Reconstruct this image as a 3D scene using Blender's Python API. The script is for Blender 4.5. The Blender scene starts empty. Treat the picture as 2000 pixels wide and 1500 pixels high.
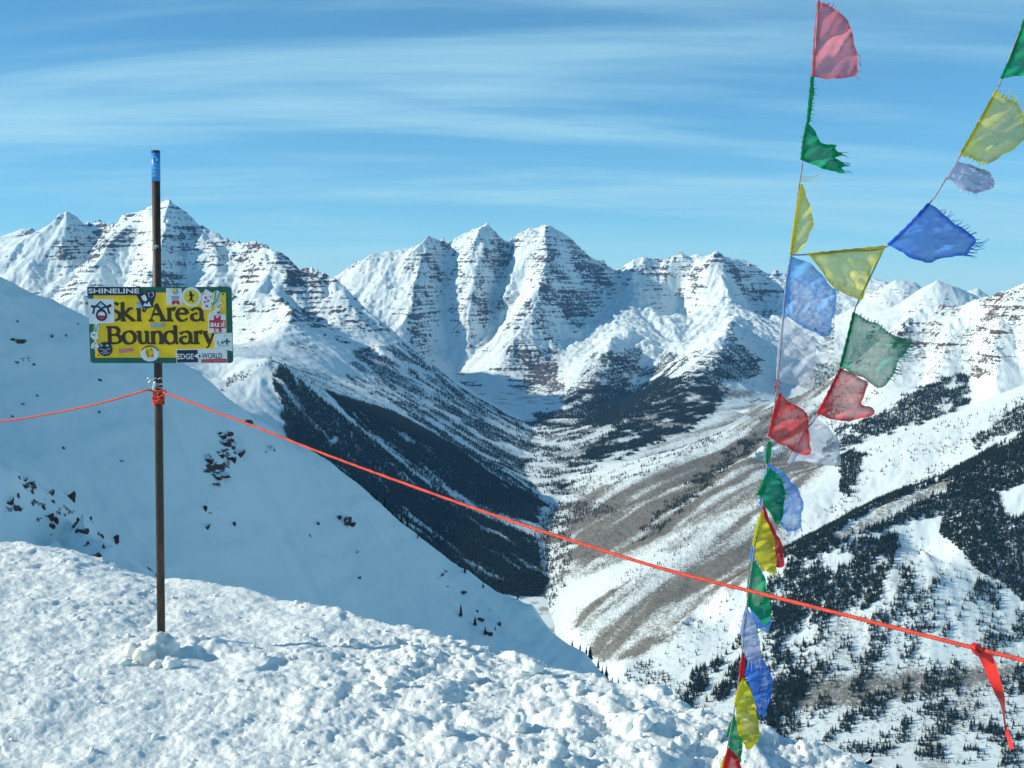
import bpy, bmesh, math, random
import numpy as np
from mathutils import Vector, Matrix
from mathutils.geometry import delaunay_2d_cdt

# ------------------------------------------------------------------ camera, sky, sun, exposure
scene = bpy.context.scene
C = scene.collection
R = math.radians
FPX, PITCH = 2200.0, math.atan(205 / 2200)          # focal length in pixels of the 2000 px wide photograph
CT, ST = math.cos(PITCH), math.sin(PITCH)
cam_data = bpy.data.cameras.new('camera')
cam_data.sensor_width = 36.0
cam_data.lens = 36.0 * FPX / 2000
cam_data.clip_start = 0.05
cam_data.clip_end = 120000
cam = bpy.data.objects.new('camera', cam_data)
cam.rotation_euler = (math.pi / 2 - PITCH, 0, 0)
C.objects.link(cam)
scene.camera = cam

SUN_AZ, SUN_EL = -93.0, 27.0        # degrees from the view direction (+Y), negative = left
world = bpy.data.worlds.new('World')
scene.world = world
world.use_nodes = True

sun_data = bpy.data.lights.new('sun', 'SUN')
sun_data.energy = 5.0
sun_data.angle = R(0.53)
sun_data.color = (1.0, 0.95, 0.79)
sun = bpy.data.objects.new('sun', sun_data)
sd = Vector((math.sin(R(SUN_AZ)) * math.cos(R(SUN_EL)), math.cos(R(SUN_AZ)) * math.cos(R(SUN_EL)), math.sin(R(SUN_EL))))
sun.rotation_euler = sd.to_track_quat('Z', 'Y').to_euler()
C.objects.link(sun)

vs = scene.view_settings
vs.view_transform = 'Standard'
vs.look = 'None'
vs.exposure = 0.0
vs.gamma = 1.0
vs.use_curve_mapping = False
cy = scene.cycles
cy.use_denoising = True
cy.max_bounces = 6
cy.diffuse_bounces = 2
cy.transparent_max_bounces = 16
cy.volume_bounces = 0


class NT:
    """small helper to write node trees"""
    def __init__(self, tree):
        self.t = tree
        self.n = tree.nodes
        self.l = tree.links
    def new(self, kind, **kw):
        nd = self.n.new(kind)
        for k, v in kw.items():
            setattr(nd, k, v)
        return nd
    def put(self, sock, val):
        if val is None:
            return
        if hasattr(val, 'is_output'):
            self.l.new(val, sock)
        else:
            if isinstance(val, (tuple, list)) and len(val) == 3 and len(sock.default_value) == 4:
                val = (*val, 1)
            sock.default_value = val
    def math(self, op, a, b=None, c=None, clamp=False):
        nd = self.new('ShaderNodeMath', operation=op, use_clamp=clamp)
        for s, v in zip(nd.inputs, (a, b, c)):
            self.put(s, v)
        return nd.outputs[0]
    def mix(self, f, a, b, blend='MIX'):
        nd = self.new('ShaderNodeMix', data_type='RGBA', blend_type=blend)
        self.put(nd.inputs[0], f); self.put(nd.inputs[6], a); self.put(nd.inputs[7], b)
        return nd.outputs[2]
    def ramp(self, f, lo, hi):
        nd = self.new('ShaderNodeMapRange', interpolation_type='SMOOTHSTEP')
        self.put(nd.inputs[0], f); self.put(nd.inputs[1], lo); self.put(nd.inputs[2], hi)
        return nd.outputs[0]
    def noise(self, vec, scale, detail=4, rough=0.55, dist=0.0):
        nd = self.new('ShaderNodeTexNoise')
        self.put(nd.inputs['Vector'], vec)
        nd.inputs['Scale'].default_value = scale
        nd.inputs['Detail'].default_value = detail
        nd.inputs['Roughness'].default_value = rough
        nd.inputs['Distortion'].default_value = dist
        return nd.outputs['Fac']
    def mapping(self, vec, scale=(1, 1, 1), rot=(0, 0, 0), loc=(0, 0, 0)):
        nd = self.new('ShaderNodeMapping')
        self.put(nd.inputs[0], vec)
        nd.inputs['Location'].default_value = loc
        nd.inputs['Rotation'].default_value = rot
        nd.inputs['Scale'].default_value = scale
        return nd.outputs[0]
    def attr(self, name):
        return self.new('ShaderNodeAttribute', attribute_name=name).outputs['Fac']


def build_world():
    w = NT(world.node_tree)
    w.n.clear()
    sky = w.new('ShaderNodeTexSky', sky_type='NISHITA', sun_disc=False)
    sky.sun_elevation = R(SUN_EL)
    sky.sun_rotation = R(SUN_AZ)
    sky.altitude = 3700
    sky.air_density = 1.0
    sky.dust_density = 0.0
    sky.ozone_density = 2.5
    # thin cirrus streaks: noise on a high flat layer, seen in perspective
    geo = w.new('ShaderNodeTexCoord')
    sep = w.new('ShaderNodeSeparateXYZ')
    w.put(sep.inputs[0], geo.outputs['Generated'])
    z = w.math('MAXIMUM', sep.outputs[2], 0.0)
    zz = w.math('ADD', z, 0.10)
    comb = w.new('ShaderNodeCombineXYZ')
    w.put(comb.inputs[0], w.math('DIVIDE', sep.outputs[0], zz))
    w.put(comb.inputs[1], w.math('DIVIDE', sep.outputs[1], zz))
    v1 = w.mapping(comb.outputs[0], scale=(0.30, 0.85, 1), rot=(0, 0, R(-52)), loc=(3.6, 0.9, 0))
    n1 = w.noise(v1, 0.8, 4, 0.55, 0.9)
    v2 = w.mapping(comb.outputs[0], scale=(0.35, 1.7, 1), rot=(0, 0, R(-44)), loc=(0.3, 5.2, 0))
    n2 = w.noise(v2, 1.0, 6, 0.62, 0.8)
    v3 = w.mapping(comb.outputs[0], scale=(0.5, 4.0, 1), rot=(0, 0, R(-56)), loc=(9.3, 1.2, 0))
    n3 = w.noise(v3, 1.5, 6, 0.68, 0.9)
    s = w.math('ADD', w.math('MULTIPLY', n1, 0.66), w.math('ADD', w.math('MULTIPLY', n2, 0.23), w.math('MULTIPLY', n3, 0.11)))
    # a thin sheet: the more steeply one looks up through it, the thinner it is
    slant = w.math('MINIMUM', 1.0, w.math('DIVIDE', 0.26, w.math('ADD', z, 0.04)))
    cl = w.math('MULTIPLY', w.math('MULTIPLY', w.ramp(s, 0.40, 0.66), 0.78), slant)
    # the thin veil is looked through edge-on towards the horizon
    veil = w.math('SUBTRACT', 1.0, w.math('EXPONENT', w.math('DIVIDE', -0.050, w.math('ADD', z, 0.020))))
    cov = w.math('SUBTRACT', 1.0, w.math('MULTIPLY', w.math('SUBTRACT', 1.0, cl), w.math('SUBTRACT', 1.0, veil)))
    tint = w.mix(1.0, sky.outputs[0], (0.26, 1.28, 1.66), 'MULTIPLY')
    col = w.mix(cov, tint, (5.8, 10.0, 11.6))
    bg = w.new('ShaderNodeBackground')
    w.put(bg.inputs[0], col)
    bg.inputs[1].default_value = 0.083
    out = w.new('ShaderNodeOutputWorld')
    w.put(out.inputs[0], bg.outputs[0])


build_world()

# ------------------------------------------------------------------ helpers
def P(px, py, d):
    """point seen at pixel (px, py) of the photograph, d metres ahead"""
    a, b = (px - 1000) / FPX, (750 - py) / FPX
    k = d / (CT + b * ST)
    return Vector((a * k, d, k * (-ST + b * CT)))


def project(x, y, z):
    f = y * CT - z * ST
    u = y * ST + z * CT
    return 1000 + FPX * x / f, 750 - FPX * u / f


def _hash(ix, iy, seed):
    h = (ix.astype(np.int64) * 374761393 + iy.astype(np.int64) * 668265263 + seed * 1274126177) & 0xFFFFFFFF
    h = ((h ^ (h >> 13)) * 1274126177) & 0xFFFFFFFF
    h = h ^ (h >> 16)
    return h


def perlin(x, y, seed=0):
    ix, iy = np.floor(x), np.floor(y)
    fx, fy = x - ix, y - iy
    u = fx * fx * fx * (fx * (fx * 6 - 15) + 10)
    v = fy * fy * fy * (fy * (fy * 6 - 15) + 10)
    def g(dx, dy):
        a = _hash(ix + dx, iy + dy, seed) * (2 * math.pi / 4294967296.0)
        return np.cos(a) * (fx - dx) + np.sin(a) * (fy - dy)
    n0 = g(0, 0) * (1 - u) + g(1, 0) * u
    n1 = g(0, 1) * (1 - u) + g(1, 1) * u
    return (n0 * (1 - v) + n1 * v) * 1.5


def fbm(x, y, octaves=4, seed=0, gain=0.5, lac=2.03, ridged=False):
    s, a, t = 0, 1.0, 0
    for o in range(octaves):
        n = perlin(x, y, seed + o * 17)
        if ridged:
            n = 1 - 2 * np.abs(n)
        s = s + a * n
        t += a
        a *= gain
        x, y = x * lac + 13.7, y * lac + 7.1
    return s / t


def worley(x, y, seed=0):
    """distance to the nearest feature point and the cell's random value"""
    ix, iy = np.floor(x), np.floor(y)
    best = np.full(x.shape, 9.0)
    val = np.zeros(x.shape)
    for dx in (-1, 0, 1):
        for dy in (-1, 0, 1):
            h1 = _hash(ix + dx, iy + dy, seed) / 4294967296.0
            h2 = _hash(ix + dx, iy + dy, seed + 91) / 4294967296.0
            d = np.hypot(ix + dx + h1 - x, iy + dy + h2 - y)
            m = d < best
            best = np.where(m, d, best)
            val = np.where(m, _hash(ix + dx, iy + dy, seed + 55) / 4294967296.0, val)
    return best, val


def erode(x, y, gx, gy, scale, octaves, gain=0.45, seed=0, ref=0.5, branch=1.0):
    """ribs and gullies that run down the fall line: waves laid across the local slope, blended cell by cell"""
    px, py = x / scale, y / scale
    m = np.hypot(gx, gy) + 1e-6
    k = np.minimum(1.0, m / ref) / m
    sx, sy = gx * k, gy * k
    h = np.zeros(x.shape); hx = np.zeros(x.shape); hy = np.zeros(x.shape)
    a, f, tot = 1.0, 1.0, 0.0
    for o in range(octaves):
        dx, dy = (sy + branch * hy), -(sx + branch * hx)
        X, Y = px * f, py * f
        ix, iy = np.floor(X), np.floor(Y)
        va = np.zeros(x.shape); vx = np.zeros(x.shape); wt = np.zeros(x.shape)
        for i in (-1, 0, 1):
            for j in (-1, 0, 1):
                h1 = _hash(ix + i, iy + j, seed + o * 7) / 4294967296.0
                h2 = _hash(ix + i, iy + j, seed + o * 7 + 3) / 4294967296.0
                qx, qy = X - ix - i - h1, Y - iy - j - h2
                w = np.exp(-2.2 * (qx * qx + qy * qy))
                ph = 2 * math.pi * (qx * dx + qy * dy)
                va += np.cos(ph) * w
                vx -= np.sin(ph) * w
                wt += w
        va /= wt; vx /= wt
        h += a * va
        hx += 0.6 * a * vx * dx; hy += 0.6 * a * vx * dy
        tot += a
        a *= gain; f *= 2.07
    return h / tot


def sstep(a, b, x):
    t = np.clip((x - a) / (b - a), 0, 1)
    return t * t * (3 - 2 * t)


def inside(px, py, poly):
    """vectorised point in polygon"""
    r = np.zeros(px.shape, bool)
    n = len(poly)
    for i in range(n):
        x0, y0 = poly[i]
        x1, y1 = poly[(i + 1) % n]
        if y0 == y1:
            continue
        c = ((y0 > py) != (y1 > py)) & (px < (x1 - x0) * (py - y0) / (y1 - y0) + x0)
        r ^= c
    return r


class Surface:
    """terrain height interpolated from ridge, gully and slope lines (km in, metres out)"""
    def __init__(self, lines, step=0.12, back=()):
        pts = []
        for ln in lines:
            w = [P(a, b, d * 1000) for a, b, d in ln]
            for i in range(len(w)):
                pts.append(w[i])
                if i + 1 < len(w):
                    n = int((w[i + 1] - w[i]).xy.length / (step * 1000))
                    for k in range(1, n + 1):
                        pts.append(w[i].lerp(w[i + 1], k / (n + 1)))
        for ln, dy, dz in back:
            for a, b, d in ln[::2]:
                q = P(a, b, d * 1000)
                pts.append(Vector((q.x * (1 + dy / (d * 1000)), q.y + dy, q.z + dz)))
        p = np.array([tuple(q) for q in pts]) / 1000.0
        keep = []
        for i in range(len(p)):                      # drop near-duplicates
            if not keep or np.min(np.hypot(*(p[keep, :2] - p[i, :2]).T)) > step * 0.25:
                keep.append(i)
        p = p[keep]
        self.c = p[:, :2]
        n = len(p)
        D = np.hypot(p[:, None, 0] - p[None, :, 0], p[:, None, 1] - p[None, :, 1])
        A = np.zeros((n + 3, n + 3))
        A[:n, :n] = D
        A[:n, n] = 1; A[:n, n + 1:n + 3] = self.c
        A[n, :n] = 1; A[n + 1:n + 3, :n] = self.c.T
        b = np.zeros(n + 3); b[:n] = p[:, 2]
        self.w = np.linalg.solve(A, b)
    def __call__(self, x, y):
        sh = x.shape
        x, y = (x.ravel() / 1000).astype(np.float32), (y.ravel() / 1000).astype(np.float32)
        out = np.empty(x.shape, np.float64)
        n = len(self.c)
        w = self.w.astype(np.float32)
        c = self.c.astype(np.float32)
        for s in range(0, len(x), 20000):
            e = s + 20000
            dx = x[s:e, None] - c[None, :, 0]
            dy = y[s:e, None] - c[None, :, 1]
            out[s:e] = np.sqrt(dx * dx + dy * dy) @ w[:n] + w[n] + w[n + 1] * x[s:e] + w[n + 2] * y[s:e]
        return out.reshape(sh) * 1000


def fan(px0, px1, cols, depths):
    """grid of ground points: columns fan out from the summit, rows at the given distances"""
    a = np.linspace((px0 - 1000) / FPX, (px1 - 1000) / FPX, cols)
    d = np.asarray(depths)
    y = np.repeat(d[:, None], cols, 1)
    return y * a[None, :], y


def grid_object(name, x, y, z, mat, attrs=None, smooth=True):
    nr, nc = x.shape
    me = bpy.data.meshes.new(name)
    co = np.stack([x, y, z], -1).reshape(-1, 3).astype(np.float32)
    idx = np.arange(nr * nc).reshape(nr, nc)
    q = np.stack([idx[:-1, :-1], idx[:-1, 1:], idx[1:, 1:], idx[1:, :-1]], -1).reshape(-1, 4).astype(np.int32)
    me.vertices.add(len(co)); me.vertices.foreach_set('co', co.ravel())
    me.loops.add(q.size); me.loops.foreach_set('vertex_index', q.ravel())
    me.polygons.add(len(q)); me.polygons.foreach_set('loop_start', np.arange(0, q.size, 4, dtype=np.int32))
    if smooth:
        me.polygons.foreach_set('use_smooth', np.ones(len(q), bool))
    for k, v in (attrs or {}).items():
        at = me.attributes.new(k, 'FLOAT', 'POINT')
        at.data.foreach_set('value', v.ravel().astype(np.float32))
    me.update()
    me.materials.append(mat)
    ob = bpy.data.objects.new(name, me)
    C.objects.link(ob)
    return ob


def slope_of(x, y, z):
    """steepness (rise over run) of a fan grid"""
    zr = np.gradient(z, axis=0); zc = np.gradient(z, axis=1)
    xr = np.gradient(x, axis=0); xc = np.gradient(x, axis=1)
    yr = np.gradient(y, axis=0); yc = np.gradient(y, axis=1)
    det = xc * yr - xr * yc
    gx = (zc * yr - zr * yc) / det
    gy = (xc * zr - xr * zc) / det
    return np.hypot(gx, gy), gx, gy


def blur(a, n):
    for _ in range(n):
        a = (np.pad(a, ((1, 1), (0, 0)), 'edge')[:-2] + a * 2 + np.pad(a, ((1, 1), (0, 0)), 'edge')[2:]) / 4
        a = (np.pad(a, ((0, 0), (1, 1)), 'edge')[:, :-2] + a * 2 + np.pad(a, ((0, 0), (1, 1)), 'edge')[:, 2:]) / 4
    return a


def lap(name):
    m = bpy.data.materials.new(name)
    m.use_nodes = True
    t = NT(m.node_tree)
    t.n.clear()
    out = t.new('ShaderNodeOutputMaterial')
    return m, t, out


def principled(t, out, color, rough=0.8, spec=0.3, normal=None, **kw):
    b = t.new('ShaderNodeBsdfPrincipled')
    t.put(b.inputs['Base Color'], color)
    t.put(b.inputs['Roughness'], rough)
    t.put(b.inputs['Specular IOR Level'], spec)
    if normal is not None:
        t.put(b.inputs['Normal'], normal)
    for k, v in kw.items():
        t.put(b.inputs[k], v)
    t.put(out.inputs[0], b.outputs[0])
    return b


SNOW = (0.83, 0.90, 0.885)


def mat_alpine(name, rock_a, rock_b, streak, fine, brush=False, bump=0.0):
    """snow with rock showing where the ground is steep; beds of rock lie level"""
    m, t, out = lap(name)
    pos = t.new('ShaderNodeNewGeometry').outputs['Position']
    tilt = t.mapping(pos, scale=(streak * 0.05, streak * 0.05, streak), rot=(R(2), R(-3), 0))
    st = t.noise(tilt, 1.0, 5, 0.62, 0.4)
    fi = t.noise(pos, fine, 5, 0.68)
    big = t.noise(pos, fine * 0.08, 3, 0.5)
    r = t.math('ADD', t.attr('rock'), t.math('MULTIPLY', t.math('SUBTRACT', st, 0.5), 1.35))
    r = t.math('ADD', r, t.math('MULTIPLY', t.math('SUBTRACT', fi, 0.5), 1.25))
    r = t.math('ADD', r, t.math('MULTIPLY', t.math('SUBTRACT', big, 0.5), 1.1))
    f = t.ramp(r, 0.47, 0.60)
    rc = t.mix(t.noise(pos, fine * 1.7, 4, 0.6), rock_a, rock_b)
    sn = t.mix(big, (0.79, 0.87, 0.87), SNOW)
    col = t.mix(f, sn, rc)
    if brush:
        bn = t.noise(pos, fine * 1.8, 5, 0.75)
        g = t.math('ADD', t.attr('brush'), t.math('MULTIPLY', t.math('SUBTRACT', bn, 0.5), 1.6))
        bcol = t.mix(t.noise(pos, fine * 0.3, 3), (0.14, 0.118, 0.09), (0.21, 0.18, 0.14))
        col = t.mix(t.math('MULTIPLY', t.ramp(g, 0.40, 0.85), 0.9), col, bcol)
    principled(t, out, col, 0.75, 0.2)
    return m


M_FAR = mat_alpine('far_rock_and_snow', (0.055, 0.055, 0.062), (0.125, 0.105, 0.10), 0.055, 0.036, brush=True)
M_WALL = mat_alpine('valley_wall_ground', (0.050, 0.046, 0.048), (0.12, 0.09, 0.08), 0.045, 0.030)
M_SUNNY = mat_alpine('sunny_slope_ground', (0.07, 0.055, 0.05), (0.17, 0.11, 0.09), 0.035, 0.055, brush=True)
M_FLANK = mat_alpine('bowl_snow', (0.05, 0.04, 0.042), (0.12, 0.08, 0.075), 0.15, 0.12)


def mat_floor():
    m, t, out = lap('valley_floor_snow')
    pos = t.new('ShaderNodeNewGeometry').outputs['Position']
    n = t.noise(pos, 0.008, 5, 0.6)
    f = t.ramp(n, 0.52, 0.62)
    principled(t, out, t.mix(t.math('MULTIPLY', f, 0.7), SNOW, (0.22, 0.19, 0.15)), 0.8, 0.2)
    return m


def structure(o):
    o['kind'] = 'structure'
    return o


TERRAIN = {}

# ------------------------------------------------------------------ far peaks: the twin pyramids and the cliffs right of them
def far_peaks():
    sky = [(560, 575, 11.6), (600, 560, 11.2), (652, 544, 10.6), (691, 521, 10.6), (719, 507, 10.6), (764, 502, 10.6), (789, 495, 10.65), (806, 488, 10.7),
           (838, 474, 10.7), (852, 478, 10.85), (866, 472, 10.95), (882, 483, 11.0), (887, 469, 10.95), (915, 458, 11.0),
           (936, 448, 11.0), (957, 441, 11.0), (971, 457, 11.1), (999, 476, 11.2), (1006, 467, 11.0), (1023, 462, 10.9),
           (1051, 462, 10.85), (1065, 451, 10.8), (1086, 458, 10.9), (1118, 472, 11.05), (1142, 497, 11.2), (1160, 513, 11.3),
           (1181, 518, 11.3), (1209, 535, 11.4), (1219, 525, 11.3), (1233, 514, 11.2), (1265, 513, 11.2), (1286, 521, 11.2),
           (1300, 514, 11.1), (1333, 505, 11.1), (1354, 516, 11.1), (1396, 505, 10.9), (1413, 510, 10.9), (1447, 520, 11.1),
           (1481, 522, 11.2), (1507, 542, 11.3), (1520, 539, 11.2), (1550, 545, 11.2), (1600, 560, 11.3), (1660, 552, 11.4),
           (1690, 548, 11.4), (1741, 578, 11.6), (1800, 600, 11.8)]
    lines = [sky,
        # left sub-peak spur: lit on its left, shade on its right
        [(838, 474, 10.7), (828, 530, 10.3), (812, 575, 10.0), (798, 640, 9.65), (785, 690, 9.35)],
        [(652, 544, 10.6), (680, 580, 10.2), (720, 610, 9.9)], [(719, 507, 10.6), (745, 570, 10.15), (770, 640, 9.7)], [(764, 502, 10.6), (785, 560, 10.2)],
        # shaded gully between the sub-peak and the left pyramid
        [(870, 500, 10.92), (862, 560, 10.52), (868, 620, 10.15), (885, 680, 9.82), (890, 730, 9.5)],
        [(840, 690, 9.75), (860, 700, 9.7)],
        # left edge of the left pyramid
        [(887, 469, 10.95), (892, 520, 10.6), (882, 560, 10.4), (888, 620, 10.05), (905, 670, 9.8)],
        # left pyramid nose
        [(957, 441, 11.0), (957, 480, 10.75), (948, 530, 10.45), (930, 575, 10.15), (915, 620, 9.95)],
        # gully between the pyramids
        [(999, 476, 11.2), (988, 530, 10.9), (968, 590, 10.5), (945, 650, 10.05), (915, 720, 9.5), (890, 790, 8.8)],
        # right pyramid nose: the great edge between light and shade
        [(1065, 451, 10.8), (1070, 505, 10.4), (1068, 560, 10.05), (1045, 595, 9.85), (1018, 645, 9.6), (985, 705, 9.25)],
        [(1006, 467, 11.0), (1000, 520, 10.65), (985, 580, 10.25)],
        [(1030, 540, 10.5), (1005, 610, 10.05), (975, 660, 9.75)],
        # big shaded right face and its bowl
        [(1130, 540, 10.95), (1160, 580, 10.75), (1175, 610, 10.6)], [(1209, 535, 11.4), (1205, 580, 10.95), (1195, 610, 10.65)],
        [(1095, 600, 10.3), (1110, 640, 10.15), (1130, 640, 10.2), (1180, 622, 10.45)],
        [(1065, 640, 9.8), (1075, 700, 9.4)],
        # sunlit lip under the bowl
        [(1235, 602, 10.45), (1195, 625, 10.15), (1150, 648, 9.95), (1100, 668, 9.75)],
        [(1160, 680, 9.55), (1100, 720, 9.2), (1085, 760, 8.8)],
        # lower buttress and apron
        [(930, 735, 9.25), (990, 740, 9.15), (1040, 745, 9.1), (1090, 750, 8.95)], [(905, 770, 8.75), (960, 785, 8.6), (1030, 790, 8.45), (1075, 785, 8.4)],
        [(930, 800, 7.9), (1010, 812, 7.55), (1080, 815, 7.5)], [(860, 770, 8.6), (800, 720, 9.0)],
        # dark knoll
        [(1195, 668, 9.35), (1195, 700, 9.05), (1180, 735, 8.75), (1160, 770, 8.3), (1130, 800, 7.6)],
        [(1195, 668, 9.35), (1150, 700, 9.15), (1105, 740, 8.85)], [(1250, 720, 9.3), (1240, 770, 8.8), (1210, 800, 7.8), (1160, 815, 7.4)],
        [(1230, 660, 9.6), (1290, 690, 9.5)],
        # cliffs right of the notch
        [(1233, 514, 11.2), (1236, 560, 10.85), (1232, 602, 10.45)], [(1290, 535, 11.15), (1270, 580, 10.85), (1300, 640, 10.5)],
        [(1245, 590, 10.55), (1290, 610, 10.5), (1305, 625, 10.45)],
        [(1330, 575, 11.0), (1335, 620, 10.75), (1345, 640, 10.6)], [(1354, 516, 11.1), (1352, 570, 10.75), (1350, 615, 10.5)],
        [(1413, 510, 10.9), (1424, 570, 10.45), (1408, 620, 10.15), (1380, 650, 9.9), (1340, 680, 9.7)],
        [(1480, 560, 11.1), (1470, 620, 10.85), (1500, 660, 10.7)], [(1520, 539, 11.2), (1525, 600, 10.8), (1490, 630, 10.5)],
        # forested spur with the dark knob
        [(1425, 630, 9.9), (1432, 652, 9.0), (1405, 695, 8.6), (1345, 740, 8.15), (1285, 790, 7.5), (1205, 850, 6.45), (1140, 892, 6.0)],
        [(1330, 700, 9.2), (1270, 760, 8.5), (1190, 810, 7.4), (1120, 830, 7.1)],
        [(1465, 690, 9.1), (1500, 740, 8.9), (1480, 790, 7.8), (1400, 810, 7.1), (1300, 850, 6.5), (1200, 900, 5.85)],
        [(1560, 640, 10.2), (1640, 690, 9.6), (1700, 640, 10.2)], [(1600, 730, 9.0), (1540, 780, 8.4)], [(1741, 600, 10.4), (1760, 680, 9.4)],
    ]
    S = Surface(lines, 0.14, back=[(sky, 900, -520)])
    d = np.concatenate([np.linspace(5700, 8200, 165, endpoint=False), np.linspace(8200, 11500, 330, endpoint=False), np.linspace(11500, 12400, 14)])
    x, y = fan(540, 1830, 640, d)
    z = S(x, y) - 70 * sstep(5950, 5700, y)
    _, gx, gy = slope_of(x, y, z)
    amp = sstep(-960, -500, z)
    er = erode(x, y, gx, gy, 430, 5, 0.52, 11, 0.6)
    z = z + 46 * amp * er + 24 * amp * fbm(x / 130, y / 130, 4, 23, ridged=True) + 4 * fbm(x / 45, y / 45, 3, 31)
    # level beds of rock: the face climbs in uneven steps
    T = 44.0
    ph = (z + 0.05 * x + 30 * fbm(x / 800, y / 800, 3, 41)) / T
    ph = ph + 0.55 * fbm(ph * 0.43, x / 900, 3, 47)
    k = sstep(-620, -250, z) * np.clip(0.30 + 0.9 * fbm(x / 260, y / 260, 3, 53), 0.0, 0.75)
    z = z + k * T / (2 * math.pi) * np.sin(2 * math.pi * ph)
    sl, gx, gy = slope_of(x, y, z)
    bed = np.cos(2 * math.pi * ph) * k
    rock = 0.36 * sstep(0.45, 1.7, sl) + 0.12 * bed + 0.16 * er + 0.12 * fbm(x / 300, y / 300, 3, 77) + 0.13
    u, v = project(x, y, z)
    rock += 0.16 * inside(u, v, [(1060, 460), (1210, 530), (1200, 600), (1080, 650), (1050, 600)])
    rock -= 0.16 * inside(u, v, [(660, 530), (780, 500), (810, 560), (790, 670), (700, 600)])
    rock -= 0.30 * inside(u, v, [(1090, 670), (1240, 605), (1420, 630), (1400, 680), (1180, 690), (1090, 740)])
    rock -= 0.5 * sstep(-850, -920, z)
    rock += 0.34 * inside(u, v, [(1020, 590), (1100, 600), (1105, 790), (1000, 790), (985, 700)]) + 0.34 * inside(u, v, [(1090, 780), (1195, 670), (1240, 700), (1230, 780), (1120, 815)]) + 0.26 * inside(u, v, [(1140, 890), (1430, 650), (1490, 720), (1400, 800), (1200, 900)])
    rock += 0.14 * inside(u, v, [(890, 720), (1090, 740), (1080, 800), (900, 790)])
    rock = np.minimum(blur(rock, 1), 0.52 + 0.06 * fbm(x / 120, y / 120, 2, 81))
    qb = x * 0.78 - y * 0.62
    bf = blur(inside(u + 10 * fbm(x / 90, y / 90, 3, 87), v, [(1060, 850), (1130, 830), (1330, 740), (1480, 760), (1480, 800), (1300, 900), (1150, 975), (1080, 960)]).astype(float), 3)
    bf = bf * (0.52 + 0.8 * fbm(qb / 110, (x + y) / 1200, 4, 89)) - 0.4 * (1 - bf)
    return structure(grid_object('far_peaks', x, y, z, M_FAR, {'rock': rock, 'brush': bf})), (x, y, z)


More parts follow.
